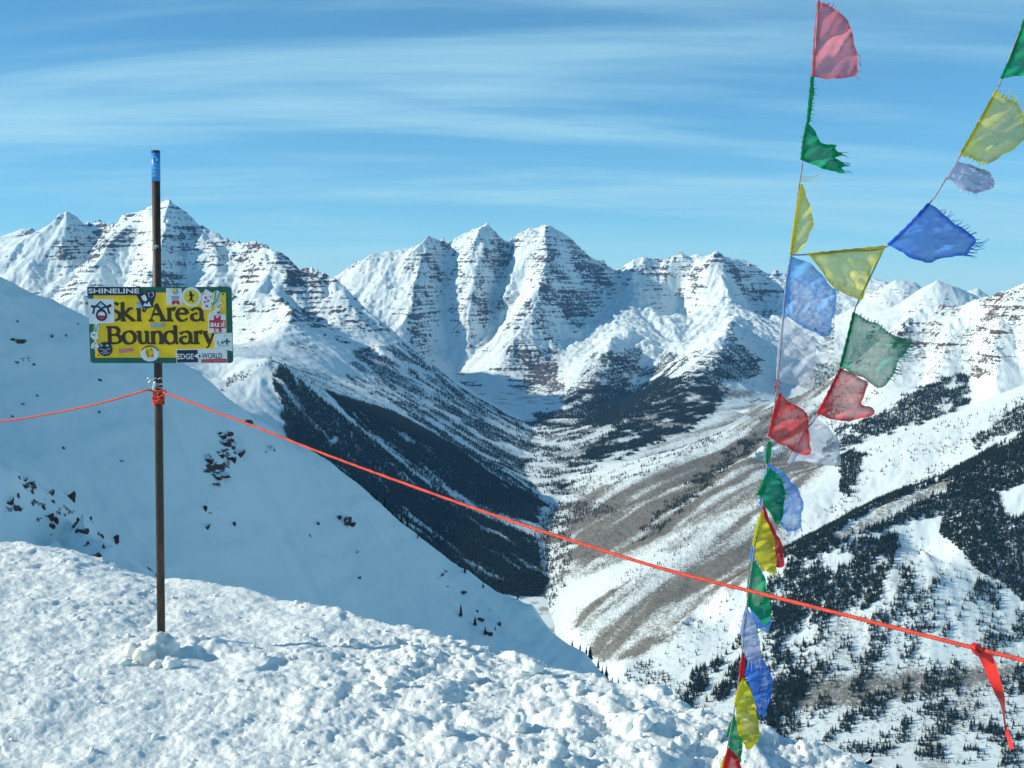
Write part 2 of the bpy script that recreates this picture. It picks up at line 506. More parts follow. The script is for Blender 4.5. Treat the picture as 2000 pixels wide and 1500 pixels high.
# ------------------------------------------------------------------ left massif: the pyramid behind the sign and the shaded valley wall
def left_massif():
    sky0 = [(-260, 480, 9.9), (-120, 475, 9.9), (0, 475, 9.9), (40, 470, 9.85), (80, 457, 9.8), (100, 443, 9.8), (113, 425, 9.8), (128, 417, 9.8), (143, 422, 9.85), (160, 437, 9.9),
            (173, 448, 9.9), (187, 435, 9.95), (203, 442, 9.9), (218, 446, 9.6)]
    sky = [(233, 431, 9.25), (260, 427, 9.1), (290, 410, 9.0), (315, 404, 8.95), (332, 397, 8.9), (347, 407, 8.9), (363, 417, 8.9),
           (373, 430, 8.85), (397, 445, 8.8), (423, 460, 8.75), (438, 478, 8.7), (448, 477, 8.65), (467, 483, 8.55), (500, 482, 8.4),
           (527, 490, 8.3), (550, 503, 8.2), (567, 523, 8.1), (587, 533, 8.05), (600, 535, 8.0), (619, 530, 7.95), (633, 540, 7.9),
           (653, 555, 7.85), (705, 597, 7.7), (740, 625, 7.6), (782, 663, 7.5), (824, 698, 7.4), (855, 726, 7.3), (901, 758, 7.25),
           (950, 789, 7.2), (1002, 817, 7.15), (1045, 832, 7.1)]
    lines = [sky0, sky,
        [(128, 417, 9.8), (120, 470, 9.5), (100, 520, 9.2), (60, 570, 8.8), (0, 600, 8.5)], [(-120, 560, 9.0), (-260, 560, 8.9)],
        [(195, 470, 9.75), (165, 520, 9.3), (120, 570, 8.8), (90, 610, 8.3)],
        # sunlit rib left of the summit
        [(233, 431, 9.25), (205, 475, 8.9), (190, 520, 8.55), (165, 570, 8.2), (150, 620, 7.9)],
        [(270, 470, 8.95), (260, 540, 8.5), (230, 620, 8.0), (220, 680, 7.5)],
        # summit nose and couloir
        [(332, 397, 8.9), (322, 440, 8.6), (318, 480, 8.35), (300, 530, 8.0), (290, 600, 7.6), (280, 680, 7.2)],
        [(360, 460, 8.75), (350, 520, 8.4), (330, 590, 7.95)],
        [(400, 470, 8.6), (410, 540, 8.2), (400, 620, 7.6), (390, 700, 7.0)],
        [(448, 477, 8.65), (465, 540, 8.2), (470, 590, 7.9)],
        # rib right of the sign
        [(500, 482, 8.4), (530, 520, 7.95), (520, 560, 7.7), (500, 620, 7.3), (470, 690, 6.8)],
        [(600, 545, 7.95), (595, 610, 7.6), (585, 660, 7.35)], [(650, 570, 7.8), (670, 640, 7.35), (720, 700, 7.05)],
        # bright buttress
        [(560, 590, 7.6), (572, 622, 6.9), (560, 655, 6.6), (530, 690, 6.2)], [(572, 622, 6.9), (610, 660, 6.7), (660, 690, 6.55), (690, 740, 6.3)],
        [(625, 700, 6.35), (650, 745, 6.05)], [(500, 700, 6.0), (450, 720, 5.7)],
        # wall under the long descending ridge
        [(740, 680, 7.1), (800, 740, 6.75), (880, 800, 6.45), (960, 850, 6.25), (1030, 870, 6.2)],
        [(690, 745, 6.2), (780, 790, 6.0), (860, 840, 5.8), (950, 890, 5.65), (1040, 925, 5.6)],
        # dip behind the near shoulder
        [(560, 715, 5.7), (620, 755, 5.45), (700, 795, 5.35)],
        # near forested shoulder
        [(300, 690, 4.75), (390, 745, 4.7), (430, 742, 4.75), (480, 718, 4.8), (530, 704, 4.85), (570, 727, 4.8), (620, 765, 4.75), (700, 822, 4.7)],
        [(700, 800, 5.15), (800, 845, 5.0), (900, 905, 4.9), (1000, 965, 4.8), (1065, 990, 4.75)],
        [(700, 835, 4.85), (800, 910, 4.65), (880, 970, 4.55), (960, 1015, 4.45), (1045, 1050, 4.4)],
        [(540, 790, 4.55), (640, 880, 4.4), (750, 965, 4.25), (850, 1040, 4.1), (950, 1105, 3.95), (1065, 1150, 3.88)],
        [(470, 800, 4.3), (560, 900, 4.0), (700, 1040, 3.8), (850, 1150, 3.7), (1000, 1200, 3.65)],
        [(390, 790, 4.4), (300, 800, 4.2)], [(100, 645, 4.9), (-100, 560, 5.0), (-300, 490, 5.1)], [(100, 700, 4.2), (-200, 650, 4.3)],
        [(200, 670, 6.3), (0, 600, 6.6), (-250, 530, 6.8)],
        [(1110, 915, 6.0), (1110, 1000, 4.9), (1110, 1075, 4.3), (1110, 1180, 3.8)], [(1110, 862, 7.1), (1250, 880, 7.1)], [(1090, 850, 8.2), (1250, 850, 8.2)], [(1090, 800, 9.5), (1250, 800, 9.5)], [(1250, 930, 6.0), (1250, 1010, 4.9), (1250, 1090, 4.3), (1250, 1195, 3.8)],
    ]
    S = Surface(lines, 0.13, back=[(sky[:-6], 800, -420), (sky0, 700, -350)])
    d = [3450.0]
    while d[-1] < 10600:
        f = 0.0022 if d[-1] < 5200 else (0.0018 if d[-1] < 9950 else 0.006)
        d.append(d[-1] * (1 + f))
    x, y = fan(-260, 1200, 660, d)
    z = S(x, y) - 600 * sstep(1072, 1150, 1000 + FPX * x / y)      # ends under the valley floor
    _, gx, gy = slope_of(x, y, z)
    hi = sstep(-560, -100, z)
    lo = 0.25 + 0.75 * sstep(-1000, -600, z)
    er = erode(x, y, gx, gy, 400, 5, 0.5, 61, 0.6)
    er2 = erode(x, y, gx, gy, 190, 4, 0.5, 65, 0.4)
    z = z + 48 * hi * er + 9 * lo * (1 - hi) * er2 + 13 * hi * fbm(x / 120, y / 120, 4, 67, ridged=True) + 2.5 * fbm(x / 40, y / 40, 3, 73)
    T = 36.0
    ph = (z - 0.09 * x + 24 * fbm(x / 600, y / 600, 3, 43)) / T
    ph = ph + 0.55 * fbm(ph * 0.43, x / 900, 3, 47)
    k = sstep(-560, -200, z) * np.clip(0.30 + 0.9 * fbm(x / 240, y / 240, 3, 53), 0.0, 0.75)
    z = z + k * T / (2 * math.pi) * np.sin(2 * math.pi * ph)
    sl, gx, gy = slope_of(x, y, z)
    bed = np.cos(2 * math.pi * ph) * k
    rock = 0.40 * sstep(0.45, 1.6, sl) * sstep(-800, -350, z) + 0.12 * bed + 0.16 * er * hi + 0.12 * fbm(x / 260, y / 260, 3, 79) + 0.19
    u, v = project(x, y, z)
    rock += 0.16 * inside(u, v, [(560, 520), (640, 545), (790, 670), (700, 690), (560, 610)]) * (y > 6800)
    rock -= 0.25 * (y < 5300)
    rock = np.minimum(rock, 0.50 + 0.06 * fbm(x / 120, y / 120, 2, 81))
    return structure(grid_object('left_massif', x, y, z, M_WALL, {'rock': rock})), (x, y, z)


# snowy summit at the far left edge and the small far summits on the right
def back_summit(name, pts, seed, base=700):
    S = Surface([[(a, b, d) for a, b, d in pts], [(pts[0][0] - 40, pts[0][1] + 90, pts[0][2] - .6), (pts[-1][0] + 40, pts[-1][1] + 90, pts[-1][2] - .6)],
                 [(pts[len(pts) // 2][0] - 15, pts[len(pts) // 2][1] + 70, pts[0][2] - .55)]], 0.14, back=[(pts, base, -400)])
    dm = pts[0][2] * 1000
    x, y = fan(pts[0][0] - 60, pts[-1][0] + 60, 150, np.linspace(dm - 900, dm + 600, 120))
    z = S(x, y) + 14 * fbm(x / 160, y / 220, 4, seed, ridged=True) + 6 * fbm(x / 60, y / 60, 3, seed + 3)
    sl, _, _ = slope_of(x, y, z)
    return structure(grid_object(name, x, y, z, M_FAR, {'rock': 0.4 * sstep(0.5, 1.5, sl) + 0.16, 'brush': np.full_like(z, -1.0)}))


# ------------------------------------------------------------------ right wall: sunlit slopes, forest spur and craggy ridge
def right_slopes():
    crag = [(1735, 690, 6.0), (1765, 640, 6.3), (1790, 598, 6.6), (1830, 606, 6.5), (1860, 608, 6.4), (1900, 590, 6.3), (1930, 584, 6.25), (1957, 571, 6.2), (2000, 556, 6.1), (2060, 540, 6.0), (2200, 500, 5.9)]
    lines = [crag,
        [(1075, 822, 7.3), (1085, 900, 6.0), (1100, 970, 4.97), (1065, 1050, 4.42), (1045, 1150, 3.92), (1120, 1260, 3.3), (1200, 1345, 2.98), (1350, 1410, 2.8), (1500, 1455, 2.68), (1700, 1510, 2.55), (2000, 1575, 2.45), (2250, 1620, 2.4)],
        [(1000, 832, 7.3), (1000, 912, 6.0), (990, 985, 4.97), (960, 1068, 4.42), (940, 1170, 3.92), (1000, 1290, 3.3), (1080, 1385, 2.98), (1300, 1480, 2.6), (1500, 1530, 2.45), (1750, 1590, 2.3), (2100, 1680, 2.2)],
        # near foot of the wall
        [(1260, 1300, 3.05), (1400, 1350, 2.9), (1600, 1400, 2.75), (1800, 1420, 2.68), (2000, 1440, 2.62), (2200, 1450, 2.6)],
        [(1320, 1200, 3.25), (1480, 1240, 3.05), (1650, 1270, 2.95), (1850, 1290, 2.9), (2000, 1290, 2.88), (2200, 1280, 2.9)],
        # forest spur crest and the gully behind it
        [(1330, 1215, 3.15), (1420, 1150, 3.2), (1530, 1083, 3.27), (1620, 1030, 3.35), (1700, 985, 3.42), (1830, 937, 3.5), (1900, 900, 3.55), (2000, 850, 3.6), (2200, 760, 3.7)],
        [(1540, 1095, 3.62), (1700, 1005, 3.78), (1830, 955, 3.85), (2000, 875, 3.98), (2200, 790, 4.1)],
        [(1800, 1080, 3.25), (1900, 1060, 3.2), (2000, 1010, 3.25)], [(1750, 1150, 3.05), (1840, 1130, 3.07)],
        # open snow shoulder and the gully behind it
        [(1480, 1010, 3.95), (1540, 955, 4.2), (1640, 892, 4.4), (1700, 862, 4.5), (1800, 832, 4.6), (1900, 792, 4.7), (2000, 750, 4.8), (2200, 670, 4.9)],
        [(1600, 930, 4.55), (1700, 880, 4.85), (1800, 850, 4.95), (1900, 812, 5.08), (2000, 768, 5.2), (2200, 690, 5.3)],
        # crags: ribs and hollows
        [(1790, 598, 6.6), (1775, 680, 6.1), (1745, 740, 5.75), (1700, 790, 5.5), (1640, 830, 5.35), (1560, 880, 5.15), (1490, 905, 4.95)],
        [(1860, 608, 6.4), (1850, 660, 6.05), (1835, 720, 5.65), (1790, 790, 5.3)], [(1895, 630, 6.2), (1893, 690, 5.85), (1905, 750, 5.45), (1915, 790, 5.2)],
        [(1957, 571, 6.2), (1945, 640, 5.75), (1940, 700, 5.45), (1950, 760, 5.2)], [(1985, 640, 5.75), (1985, 700, 5.5), (2000, 740, 5.3)],
        [(1800, 640, 6.35), (1810, 700, 6.0), (1800, 760, 5.6)], [(2060, 540, 6.0), (2050, 620, 5.6), (2060, 700, 5.3)],
        # basin behind the crags, then the long spur that hides the far shade
        [(1700, 700, 6.9), (1640, 740, 6.5), (1560, 775, 6.2), (1500, 800, 6.0), (1400, 850, 5.6), (1300, 900, 5.2), (1200, 948, 4.9), (1140, 966, 4.95)],
        [(1690, 680, 7.4), (1600, 760, 7.3), (1500, 820, 6.9), (1400, 870, 6.3), (1300, 905, 5.9)], [(1760, 650, 7.4), (1850, 650, 7.5), (2000, 640, 7.4)],
        [(1650, 790, 5.75), (1540, 850, 5.4), (1440, 905, 5.05), (1320, 950, 4.75), (1240, 985, 4.5)],
        [(1490, 870, 5.1), (1380, 955, 4.5), (1290, 1045, 4.05), (1200, 1110, 3.8)],
        [(1490, 965, 4.25), (1330, 1060, 3.85), (1210, 1150, 3.55), (1130, 1225, 3.35)],
        [(1250, 1000, 4.4), (1180, 1040, 4.25), (1130, 1080, 4.1)],
        [(1480, 1105, 3.45), (1380, 1160, 3.4), (1290, 1225, 3.2), (1220, 1300, 3.05)],
    ]
    S = Surface(lines, 0.12, back=[(crag[2:], 500, -260)])
    d = [2250.0]
    while d[-1] < 7300:
        d.append(d[-1] * (1 + (0.0026 if d[-1] < 4900 else 0.0020)))
    x, y = fan(1010, 2180, 560, d)
    z = S(x, y)
    hi = sstep(-520, -150, z) * sstep(5000, 5600, y)
    lo = sstep(-1080, -960, z)
    _, gx, gy = slope_of(x, y, z)
    er = erode(x, y, gx, gy, 300, 4, 0.5, 91, 0.35)
    er2 = erode(x, y, gx, gy, 130, 4, 0.55, 95, 0.5)
    z = z + lo * 11 * er + lo * 3 * fbm(x / 60, y / 60, 4, 93) + 1.5 * lo * fbm(x / 18, y / 18, 2, 94)
    z = z + hi * (18 * er2 + 8 * fbm(x / 60, y / 60, 4, 99, ridged=True))
    sl, gx, gy = slope_of(x, y, z)
    u, v = project(x, y, z)
    u = u + 26 * fbm(x / 160, y / 160, 4, 121); v = v + 14 * fbm(x / 160, y / 160, 4, 123)
    hr = sstep(-580, -430, z) * sstep(5050, 5350, y)
    rock = 0.22 * hr * sstep(0.35, 1.1, sl) + 0.42 * hr + 0.12 * er2 * hr + 0.12 * fbm(x / 220, y / 220, 3, 103) - 0.16
    rock = np.minimum(rock, 0.42)
    rock += 0.16 * inside(u, v, [(1740, 680), (1790, 600), (1880, 600), (1850, 640), (1780, 720)]) * (y > 5200)
    rock += 0.26 * inside(u, v, [(1560, 1220), (1700, 1230), (1700, 1380), (1540, 1360)])
    # brown bands of bare aspen and dry brush follow the fall line down to the left
    q = x * 0.746 - y * 0.665 + 40 * fbm(x / 400, y / 400, 2, 105)
    band = fbm(q / 105, (x * 0.665 + y * 0.746) / 1300, 5, 107, 0.62)
    br = np.zeros_like(z)
    A1 = inside(u + 30 * fbm(x / 220, y / 220, 3, 125), v, [(1040, 1050), (1100, 968), (1250, 925), (1480, 785), (1650, 735), (1570, 880), (1640, 900), (1540, 990), (1530, 1080), (1380, 1190), (1260, 1280), (1180, 1300), (1040, 1190)])
    br += A1 * (0.70 + 0.95 * band)
    br += 0.22 * inside(u, v, [(1130, 1000), (1300, 960), (1400, 950), (1300, 1050), (1180, 1090), (1060, 1060)])
    br += 0.75 * inside(u, v, [(1560, 1090), (1700, 1000), (1850, 930), (1860, 945), (1720, 1025), (1600, 1085)]) * (y < 3700)
    br += 0.40 * inside(u, v, [(1500, 1330), (2000, 1300), (2100, 1600), (1560, 1600)]) + 0.36 * inside(u, v, [(1200, 1280), (1500, 1150), (2000, 1100), (2000, 1320), (1400, 1420)])
    br -= 0.75 * inside(u, v, [(1040, 1160), (1300, 1075), (1330, 1085), (1130, 1180), (1040, 1200)])
    br = blur(br, 5) + 0.45 * band * (br > 0.2)
    br = br - 0.9 * sstep(1150, 1085, u) * sstep(-0.25, 0.2, fbm(x / 110, y / 110, 3, 127))
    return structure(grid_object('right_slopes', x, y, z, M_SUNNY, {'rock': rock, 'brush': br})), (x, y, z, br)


# ------------------------------------------------------------------ shaded bowl flank on the left
def bowl_flank():
    ridge = [(-500, 300, .60), (-250, 420, .61), (0, 540, .62), (100, 590, .64), (230, 650, .66), (340, 700, .68), (400, 740, .69), (460, 790, .70), (560, 850, .72),
             (660, 910, .74), (750, 985, .75), (870, 1085, .76), (960, 1150, .76), (1040, 1180, .76), (1090, 1250, .75), (1140, 1275, .74),
             (1200, 1340, .72), (1280, 1430, .70), (1400, 1560, .66)]
    lines = [ridge, [(-300, 1000, .40), (0, 1065, .44), (300, 1120, .50), (500, 1160, .56), (700, 1210, .62), (900, 1270, .665), (1100, 1340, .68), (1250, 1450, .66)],
             [(-300, 740, .50), (0, 800, .53), (200, 850, .56), (400, 920, .60), (600, 1000, .66), (760, 1070, .70), (900, 1170, .72), (1050, 1250, .725)],
             [(-300, 1500, .27), (300, 1500, .36), (700, 1550, .44), (1200, 1650, .52)],
             # low rocky rib
             [(-60, 880, .45), (30, 920, .46), (110, 958, .465), (160, 1000, .465), (235, 1070, .455), (290, 1140, .44)]]
    S = Surface(lines, 0.03, back=[(ridge, 90, -75), (ridge, 220, -220)])
    d = np.linspace(270, 1000, 330)
    x, y = fan(-480, 1380, 460, d)
    z = S(x, y)
    _, gx, gy = slope_of(x, y, z)
    z = z + 4.5 * erode(x, y, gx, gy, 55, 4, 0.5, 205, 0.5) * sstep(-1.2, 0.6, fbm(x / 90, y / 90, 2, 213))
    z = z + 2.6 * fbm(x / 60, y / 60, 4, 201) + 1.8 * fbm((x - y * .4) / 14, (y + x) / 90, 3, 203) + 0.35 * fbm(x / 5, y / 5, 3, 207)
    z = z + 1.6 * sstep(60, 0, np.abs(x / y * FPX + 1000 - 900)) * fbm(x / 18, y / 18, 3, 209)
    sl, gx, gy = slope_of(x, y, z)
    u, v = project(x, y, z)
    rock = 0.02 + 0.20 * fbm(x / 30, y / 30, 3, 211) + np.zeros_like(z)
    rock += 0.38 * blur(inside(u, v, [(0, 930), (60, 930), (150, 990), (240, 1065), (200, 1075), (120, 1060), (60, 1080), (0, 1000)]).astype(float), 2)
    rock += 0.42 * blur(inside(u, v, [(400, 860), (455, 840), (470, 890), (440, 930), (420, 1030), (395, 990)]).astype(float), 2)
    rock += 0.22 * blur(inside(u, v, [(640, 990), (720, 1010), (860, 1100), (980, 1200), (960, 1260), (800, 1130)]).astype(float), 4)
    rock += 0.30 * blur(inside(u, v, [(1040, 1195), (1100, 1240), (1200, 1330), (1180, 1340), (1060, 1240)]).astype(float), 2)
    rock += 0.25 * blur(inside(u, v, [(0, 610), (60, 600), (60, 740), (20, 720)]).astype(float), 3)
    return structure(grid_object('bowl_flank', x, y, z, M_FLANK, {'rock': rock})), (x, y, z)


# ------------------------------------------------------------------ trampled summit snow under the pole
CREST = [(-900, 860, 7.6), (-300, 985, 7.0), (0, 1062, 6.5), (150, 1085, 6.3), (314, 1130, 6.0), (500, 1165, 5.7), (700, 1205, 5.35), (900, 1255, 5.0), (1050, 1300, 4.75), (1200, 1340, 4.5),
         (1300, 1372, 4.35), (1400, 1410, 4.2), (1500, 1440, 4.08), (1650, 1490, 3.9), (1850, 1560, 3.7), (2200, 1690, 3.4), (2700, 1900, 3.0)]


def mat_near_snow():
    m, t, out = lap('trampled_snow')
    pos = t.new('ShaderNodeNewGeometry').outputs['Position']
    n = t.noise(pos, 60, 4, 0.7)
    n2 = t.noise(pos, 6, 4, 0.6)
    bmp = t.new('ShaderNodeBump')
    bmp.inputs['Strength'].default_value = 0.6
    bmp.inputs['Distance'].default_value = 0.014
    t.put(bmp.inputs['Height'], n)
    col = t.mix(t.ramp(n2, 0.35, 0.7), (0.84, 0.89, 0.875), (0.90, 0.93, 0.905))
    b = principled(t, out, col, 0.6, 0.2, bmp.outputs[0])
    b.inputs['Subsurface Weight'].default_value = 0.5
    b.inputs['Subsurface Radius'].default_value = (0.9, 1.0, 1.0)
    b.inputs['Subsurface Scale'].default_value = 0.012
    return m


M_SNOW = mat_near_snow()


def snow_base(x, y):
    """smooth ground height of the summit before the lumps"""
    c = np.array([tuple(P(a, b, d)) for a, b, d in CREST])
    az = np.arctan2(x, y)
    ca = np.arctan2(c[:, 0], c[:, 1])
    rc = np.interp(az, ca, np.hypot(c[:, 0], c[:, 1]))
    zc = np.interp(az, ca, c[:, 2])
    r = np.hypot(x, y)
    z0 = -1.50 + 0.02 * x * 0 - 0.012 * x
    z0 = np.where(True, z0, z0)
    t = np.clip(r / rc, 0, 1)
    z = z0 + (zc - z0) * t ** 1.6
    over = np.maximum(r - rc, 0)
    z = z - (0.35 * over + 0.55 * over ** 2 / (over + 0.6))
    return z, r / rc


def snow_height(x, y):
    z, q = snow_base(x, y)
    px = 1000 + FPX * x / np.maximum(y, 0.3)
    rough = 0.26 + 0.74 * sstep(450, 950, px)
    w = 0.06 * fbm(x * 3, y * 3, 3, 301)
    n = 0.050 * fbm(x * 1.3 + w, y * 1.3, 4, 303)
    # broken clods: rounded cells of several sizes, only some stand up
    for sc, am, sd_, thr in ((2.3, 0.060, 311, 0.60), (5.2, 0.030, 313, 0.5), (11.0, 0.015, 317, 0.35), (24.0, 0.007, 319, 0.3)):
        xw = x * sc + 0.35 * perlin(x * sc * 1.7, y * sc * 1.7, sd_ + 2)
        yw = y * sc + 0.35 * perlin(x * sc * 1.7 + 9, y * sc * 1.7, sd_ + 3)
        d, v = worley(xw, yw, sd_)
        up = np.clip(1 - (d / 0.66) ** 2, 0, 1) ** 0.75 * sstep(thr, 1.0, v)
        n = n + rough * am * up
    n = n + (0.026 * fbm(x * 5, y * 7, 5, 323, 0.58) + 0.022 * fbm(x * 9, y * 12, 4, 325, 0.55, ridged=True) * sstep(-0.3, 0.5, fbm(x * 1.1, y * 1.1, 2, 329)) + 0.011 * fbm(x * 22, y * 26, 4, 327, 0.6)) * (0.65 + 0.35 * rough)
    # mound heaped round the foot of the pole, trailing off to the right
    b = P(312, 1262, 4.72)
    dx, dy = x - b.x, y - b.y
    n = n - 0.01 * np.exp(-((dx / 0.12) ** 2 + (dy / 0.14) ** 2)) + 0.065 * np.exp(-(((dx - 0.16) / 0.20) ** 2 + ((dy + .03) / 0.13) ** 2)) * (0.8 + 0.5 * fbm(x * 14, y * 14, 3, 333))
    b2 = P(288, 1296, 4.55)
    dx, dy = x - b2.x, y - b2.y
    n = n + 0.05 * np.exp(-((dx / 0.13) ** 2 + (dy / 0.12) ** 2)) * (0.9 + 0.8 * fbm(x * 11, y * 11, 3, 335))
    return z + n * (1 - 0.5 * sstep(1.0, 1.15, q))


def summit_snow():
    a = np.linspace(-0.72, 0.72, 900)
    r = np.concatenate([np.geomspace(2.0, 7.2, 440, endpoint=False), np.linspace(7.2, 14, 30)])
    y = np.repeat(r[:, None], len(a), 1)
    x = y * a[None, :]
    return structure(grid_object('summit_snow', x, y, snow_height(x, y), M_SNOW))


def valley_and_ground():
    m = mat_floor()
    x, y = np.meshgrid(np.linspace(-14000, 14000, 60), np.linspace(-14000, 14000, 60))
    z = -1220 + 0 * x
    g = structure(grid_object('ground', x, y, z, m))
    # floor of the valley: a strip that climbs to the head of the valley
    xs, ys = np.meshgrid(np.linspace(-1400, 1400, 150), np.linspace(2000, 9000, 480))
    zz = np.interp(ys, [1500, 2500, 3900, 4970, 6000, 7300, 9000], [-1190, -1140, -1086, -968, -950, -925, -900]) + 2.5 * fbm(xs / 120, ys / 120, 3, 401)
    TERRAIN['floor'] = (structure(grid_object('valley_floor', xs, ys, zz, m)), (xs, ys, zz))


TERRAIN['far'] = far_peaks()
TERRAIN['left'] = left_massif()
TERRAIN['right'] = right_slopes()
TERRAIN['flank'] = bowl_flank()
back_summit('far_summit', [(-140, 470, 11.4), (0, 466, 11.4), (17, 459, 11.4), (48, 447, 11.4), (63, 448, 11.4), (80, 462, 11.5), (140, 490, 11.6)], 501)
back_summit('far_summit', [(1690, 590, 9.9), (1728, 556, 9.9), (1753, 548, 9.9), (1790, 554, 9.9), (1813, 575, 9.9)], 511)
back_summit('far_summit', [(1770, 590, 8.6), (1800, 566, 8.6), (1830, 549, 8.6), (1868, 563, 8.65), (1900, 578, 8.7), (1940, 600, 8.7)], 521)
back_summit('far_summit', [(1860, 590, 10.2), (1885, 572, 10.2), (1911, 564, 10.2), (1930, 582, 10.2), (1960, 600, 10.2)], 531)
valley_and_ground()
summit_snow()

# ------------------------------------------------------------------ thin blue air over the whole place
def air():
    m, t, out = lap('thin_mountain_air')
    v = t.new('ShaderNodeVolumePrincipled')
    v.inputs['Color'].default_value = (0.20, 0.52, 1.0, 1)
    v.inputs['Density'].default_value = 2.1e-5
    v.inputs['Anisotropy'].default_value = 0.1
    t.put(out.inputs['Volume'], v.outputs[0])
    w, z0, z1 = 14300.0, -1225.0, 900.0
    V = [(x, y, z) for z in (z0, z1) for y in (-w, w) for x in (-w, w)]
    me = bpy.data.meshes.new('haze')
    me.from_pydata(V, [], [(0, 2, 3, 1), (4, 5, 7, 6), (0, 1, 5, 4), (2, 6, 7, 3), (0, 4, 6, 2), (1, 3, 7, 5)])
    me.materials.append(m)
    o = bpy.data.objects.new('haze', me)
    o['kind'] = 'stuff'; o['label'] = 'thin blue haze between the summit and the far peaks'; o['category'] = 'haze'
    C.objects.link(o)


air()

# ------------------------------------------------------------------ trees
rng = np.random.default_rng(7)
random.seed(7)


def simple_mat(name, color, rough=0.8, spec=0.3, var=0.0, scale=5.0, **kw):
    m, t, out = lap(name)
    col = color
    if var:
        pos = t.new('ShaderNodeTexCoord').outputs['Object']
        n = t.noise(pos, scale, 4, 0.6)
        col = t.mix(t.ramp(n, 0.3, 0.7), tuple(c * (1 - var) for c in color), tuple(min(1, c * (1 + var)) for c in color))
    principled(t, out, col, rough, spec, **kw)
    return m


M_NEEDLE = simple_mat('spruce_needles', (0.024, 0.040, 0.028), 0.85, 0.15, 0.35, 0.6)
M_TRUNK = simple_mat('spruce_bark', (0.075, 0.055, 0.045), 0.9, 0.1)
M_ASPEN = simple_mat('bare_aspen_bark', (0.23, 0.195, 0.15), 0.9, 0.1, 0.25, 0.4)


def mesh_from(name, verts, faces, mats, idx=None, smooth=False):
    me = bpy.data.meshes.new(name)
    me.from_pydata(verts, [], faces)
    for m in (mats if isinstance(mats, (list, tuple)) else [mats]):
        me.materials.append(m)
    if idx is not None:
        me.polygons.foreach_set('material_index', np.array(idx, np.int32))
    if smooth:
        me.polygons.foreach_set('use_smooth', np.ones(len(faces), bool))
    me.update()
    return me


def crown_geo(seed, tiers, arms, width):
    """drooping whorls of branches, one metre tall in all"""
    rd = random.Random(seed)
    V, F = [], []
    for k in range(tiers):
        t = k / (tiers - 1)
        z = 0.10 + 0.84 * t
        rad = width * (1 - t) ** 0.85 * (0.75 + 0.5 * rd.random()) + 0.012
        a0 = rd.random() * 6.28
        n = max(4, int(arms * (1 - 0.45 * t)))
        top = len(V)
        V.append((0, 0, z + 0.11 * (1 - 0.5 * t)))
        for i in range(n):
            a = a0 + 6.283 * (i + 0.5 * rd.random()) / n
            r = rad * (0.6 + 0.55 * rd.random())
            da = 6.283 / n * 0.42
            b = len(V)
            dz = -0.05 - 0.05 * rd.random()
            V += [(0.45 * r * math.cos(a - da), 0.45 * r * math.sin(a - da), z + 0.2 * dz),
                  (r * math.cos(a), r * math.sin(a), z + dz),
                  (0.45 * r * math.cos(a + da), 0.45 * r * math.sin(a + da), z + 0.2 * dz),
                  (0.5 * r * math.cos(a), 0.5 * r * math.sin(a), z + 0.55 * dz - 0.035)]
            F += [(top, b, b + 1), (top, b + 1, b + 2), (b, b + 3, b + 1), (b + 3, b + 2, b + 1)]
    b = len(V)
    V += [(0.010, 0, 0.93), (-0.005, 0.009, 0.93), (-0.005, -0.009, 0.93), (0, 0, 1.0)]
    F += [(b, b + 1, b + 3), (b + 1, b + 2, b + 3), (b + 2, b, b + 3)]
    return V, F


def trunk_geo(r=0.02, h=0.85, n=5, z0=-0.06):
    V = [(r * math.cos(6.283 * i / n), r * math.sin(6.283 * i / n), z0) for i in range(n)] + [(0, 0, h)]
    return V, [(i, (i + 1) % n, n) for i in range(n)]


def aspen_geo(seed):
    rd = random.Random(seed)
    V, F = [], []
    def stick(p, q, r):
        b = len(V)
        d = (Vector(q) - Vector(p)).normalized()
        s = d.cross(Vector((0.3, 0.9, 0.1))).normalized() * r
        u = d.cross(s).normalized() * r
        for c in (s, -0.5 * s + 0.87 * u, -0.5 * s - 0.87 * u):
            V.append(tuple(Vector(p) + c))
        V.append(tuple(q))
        F.extend([(b, b + 1, b + 3), (b + 1, b + 2, b + 3), (b + 2, b, b + 3)])
    for k in range(2):
        ox, oy = (rd.random() - .5) * .35, (rd.random() - .5) * .35
        lean = (ox * .3, oy * .3)
        stick((ox, oy, -0.05), (ox + lean[0], oy + lean[1], 0.8 + .2 * rd.random()), 0.02)
        for i in range(9):
            z = 0.3 + 0.06 * i + 0.03 * rd.random()
            a = rd.random() * 6.28
            l = 0.16 + 0.12 * rd.random()
            stick((ox + lean[0] * z, oy + lean[1] * z, z), (ox + l * math.cos(a) * .8, oy + l * math.sin(a) * .8, min(1.0, z + l * (.7 + .6 * rd.random()))), 0.013)
    return V, F


FAR_TREES = []
for i in range(3):
    v, f = crown_geo(40 + i, 7, 7, (0.21, 0.24, 0.28)[i])
    tv, tf = trunk_geo()
    o = len(v)
    me = mesh_from('far_conifer', v + tv, f + [tuple(q + o for q in t) for t in tf], [M_NEEDLE, M_TRUNK], [0] * len(f) + [1] * len(tf))
    FAR_TREES.append(bpy.data.objects.new('far_conifer_shape', me))
ASPENS = []
for i in range(2):
    v, f = aspen_geo(60 + i)
    ASPENS.append(bpy.data.objects.new('bare_aspen_shape', mesh_from('bare_aspen', v, f, M_ASPEN)))


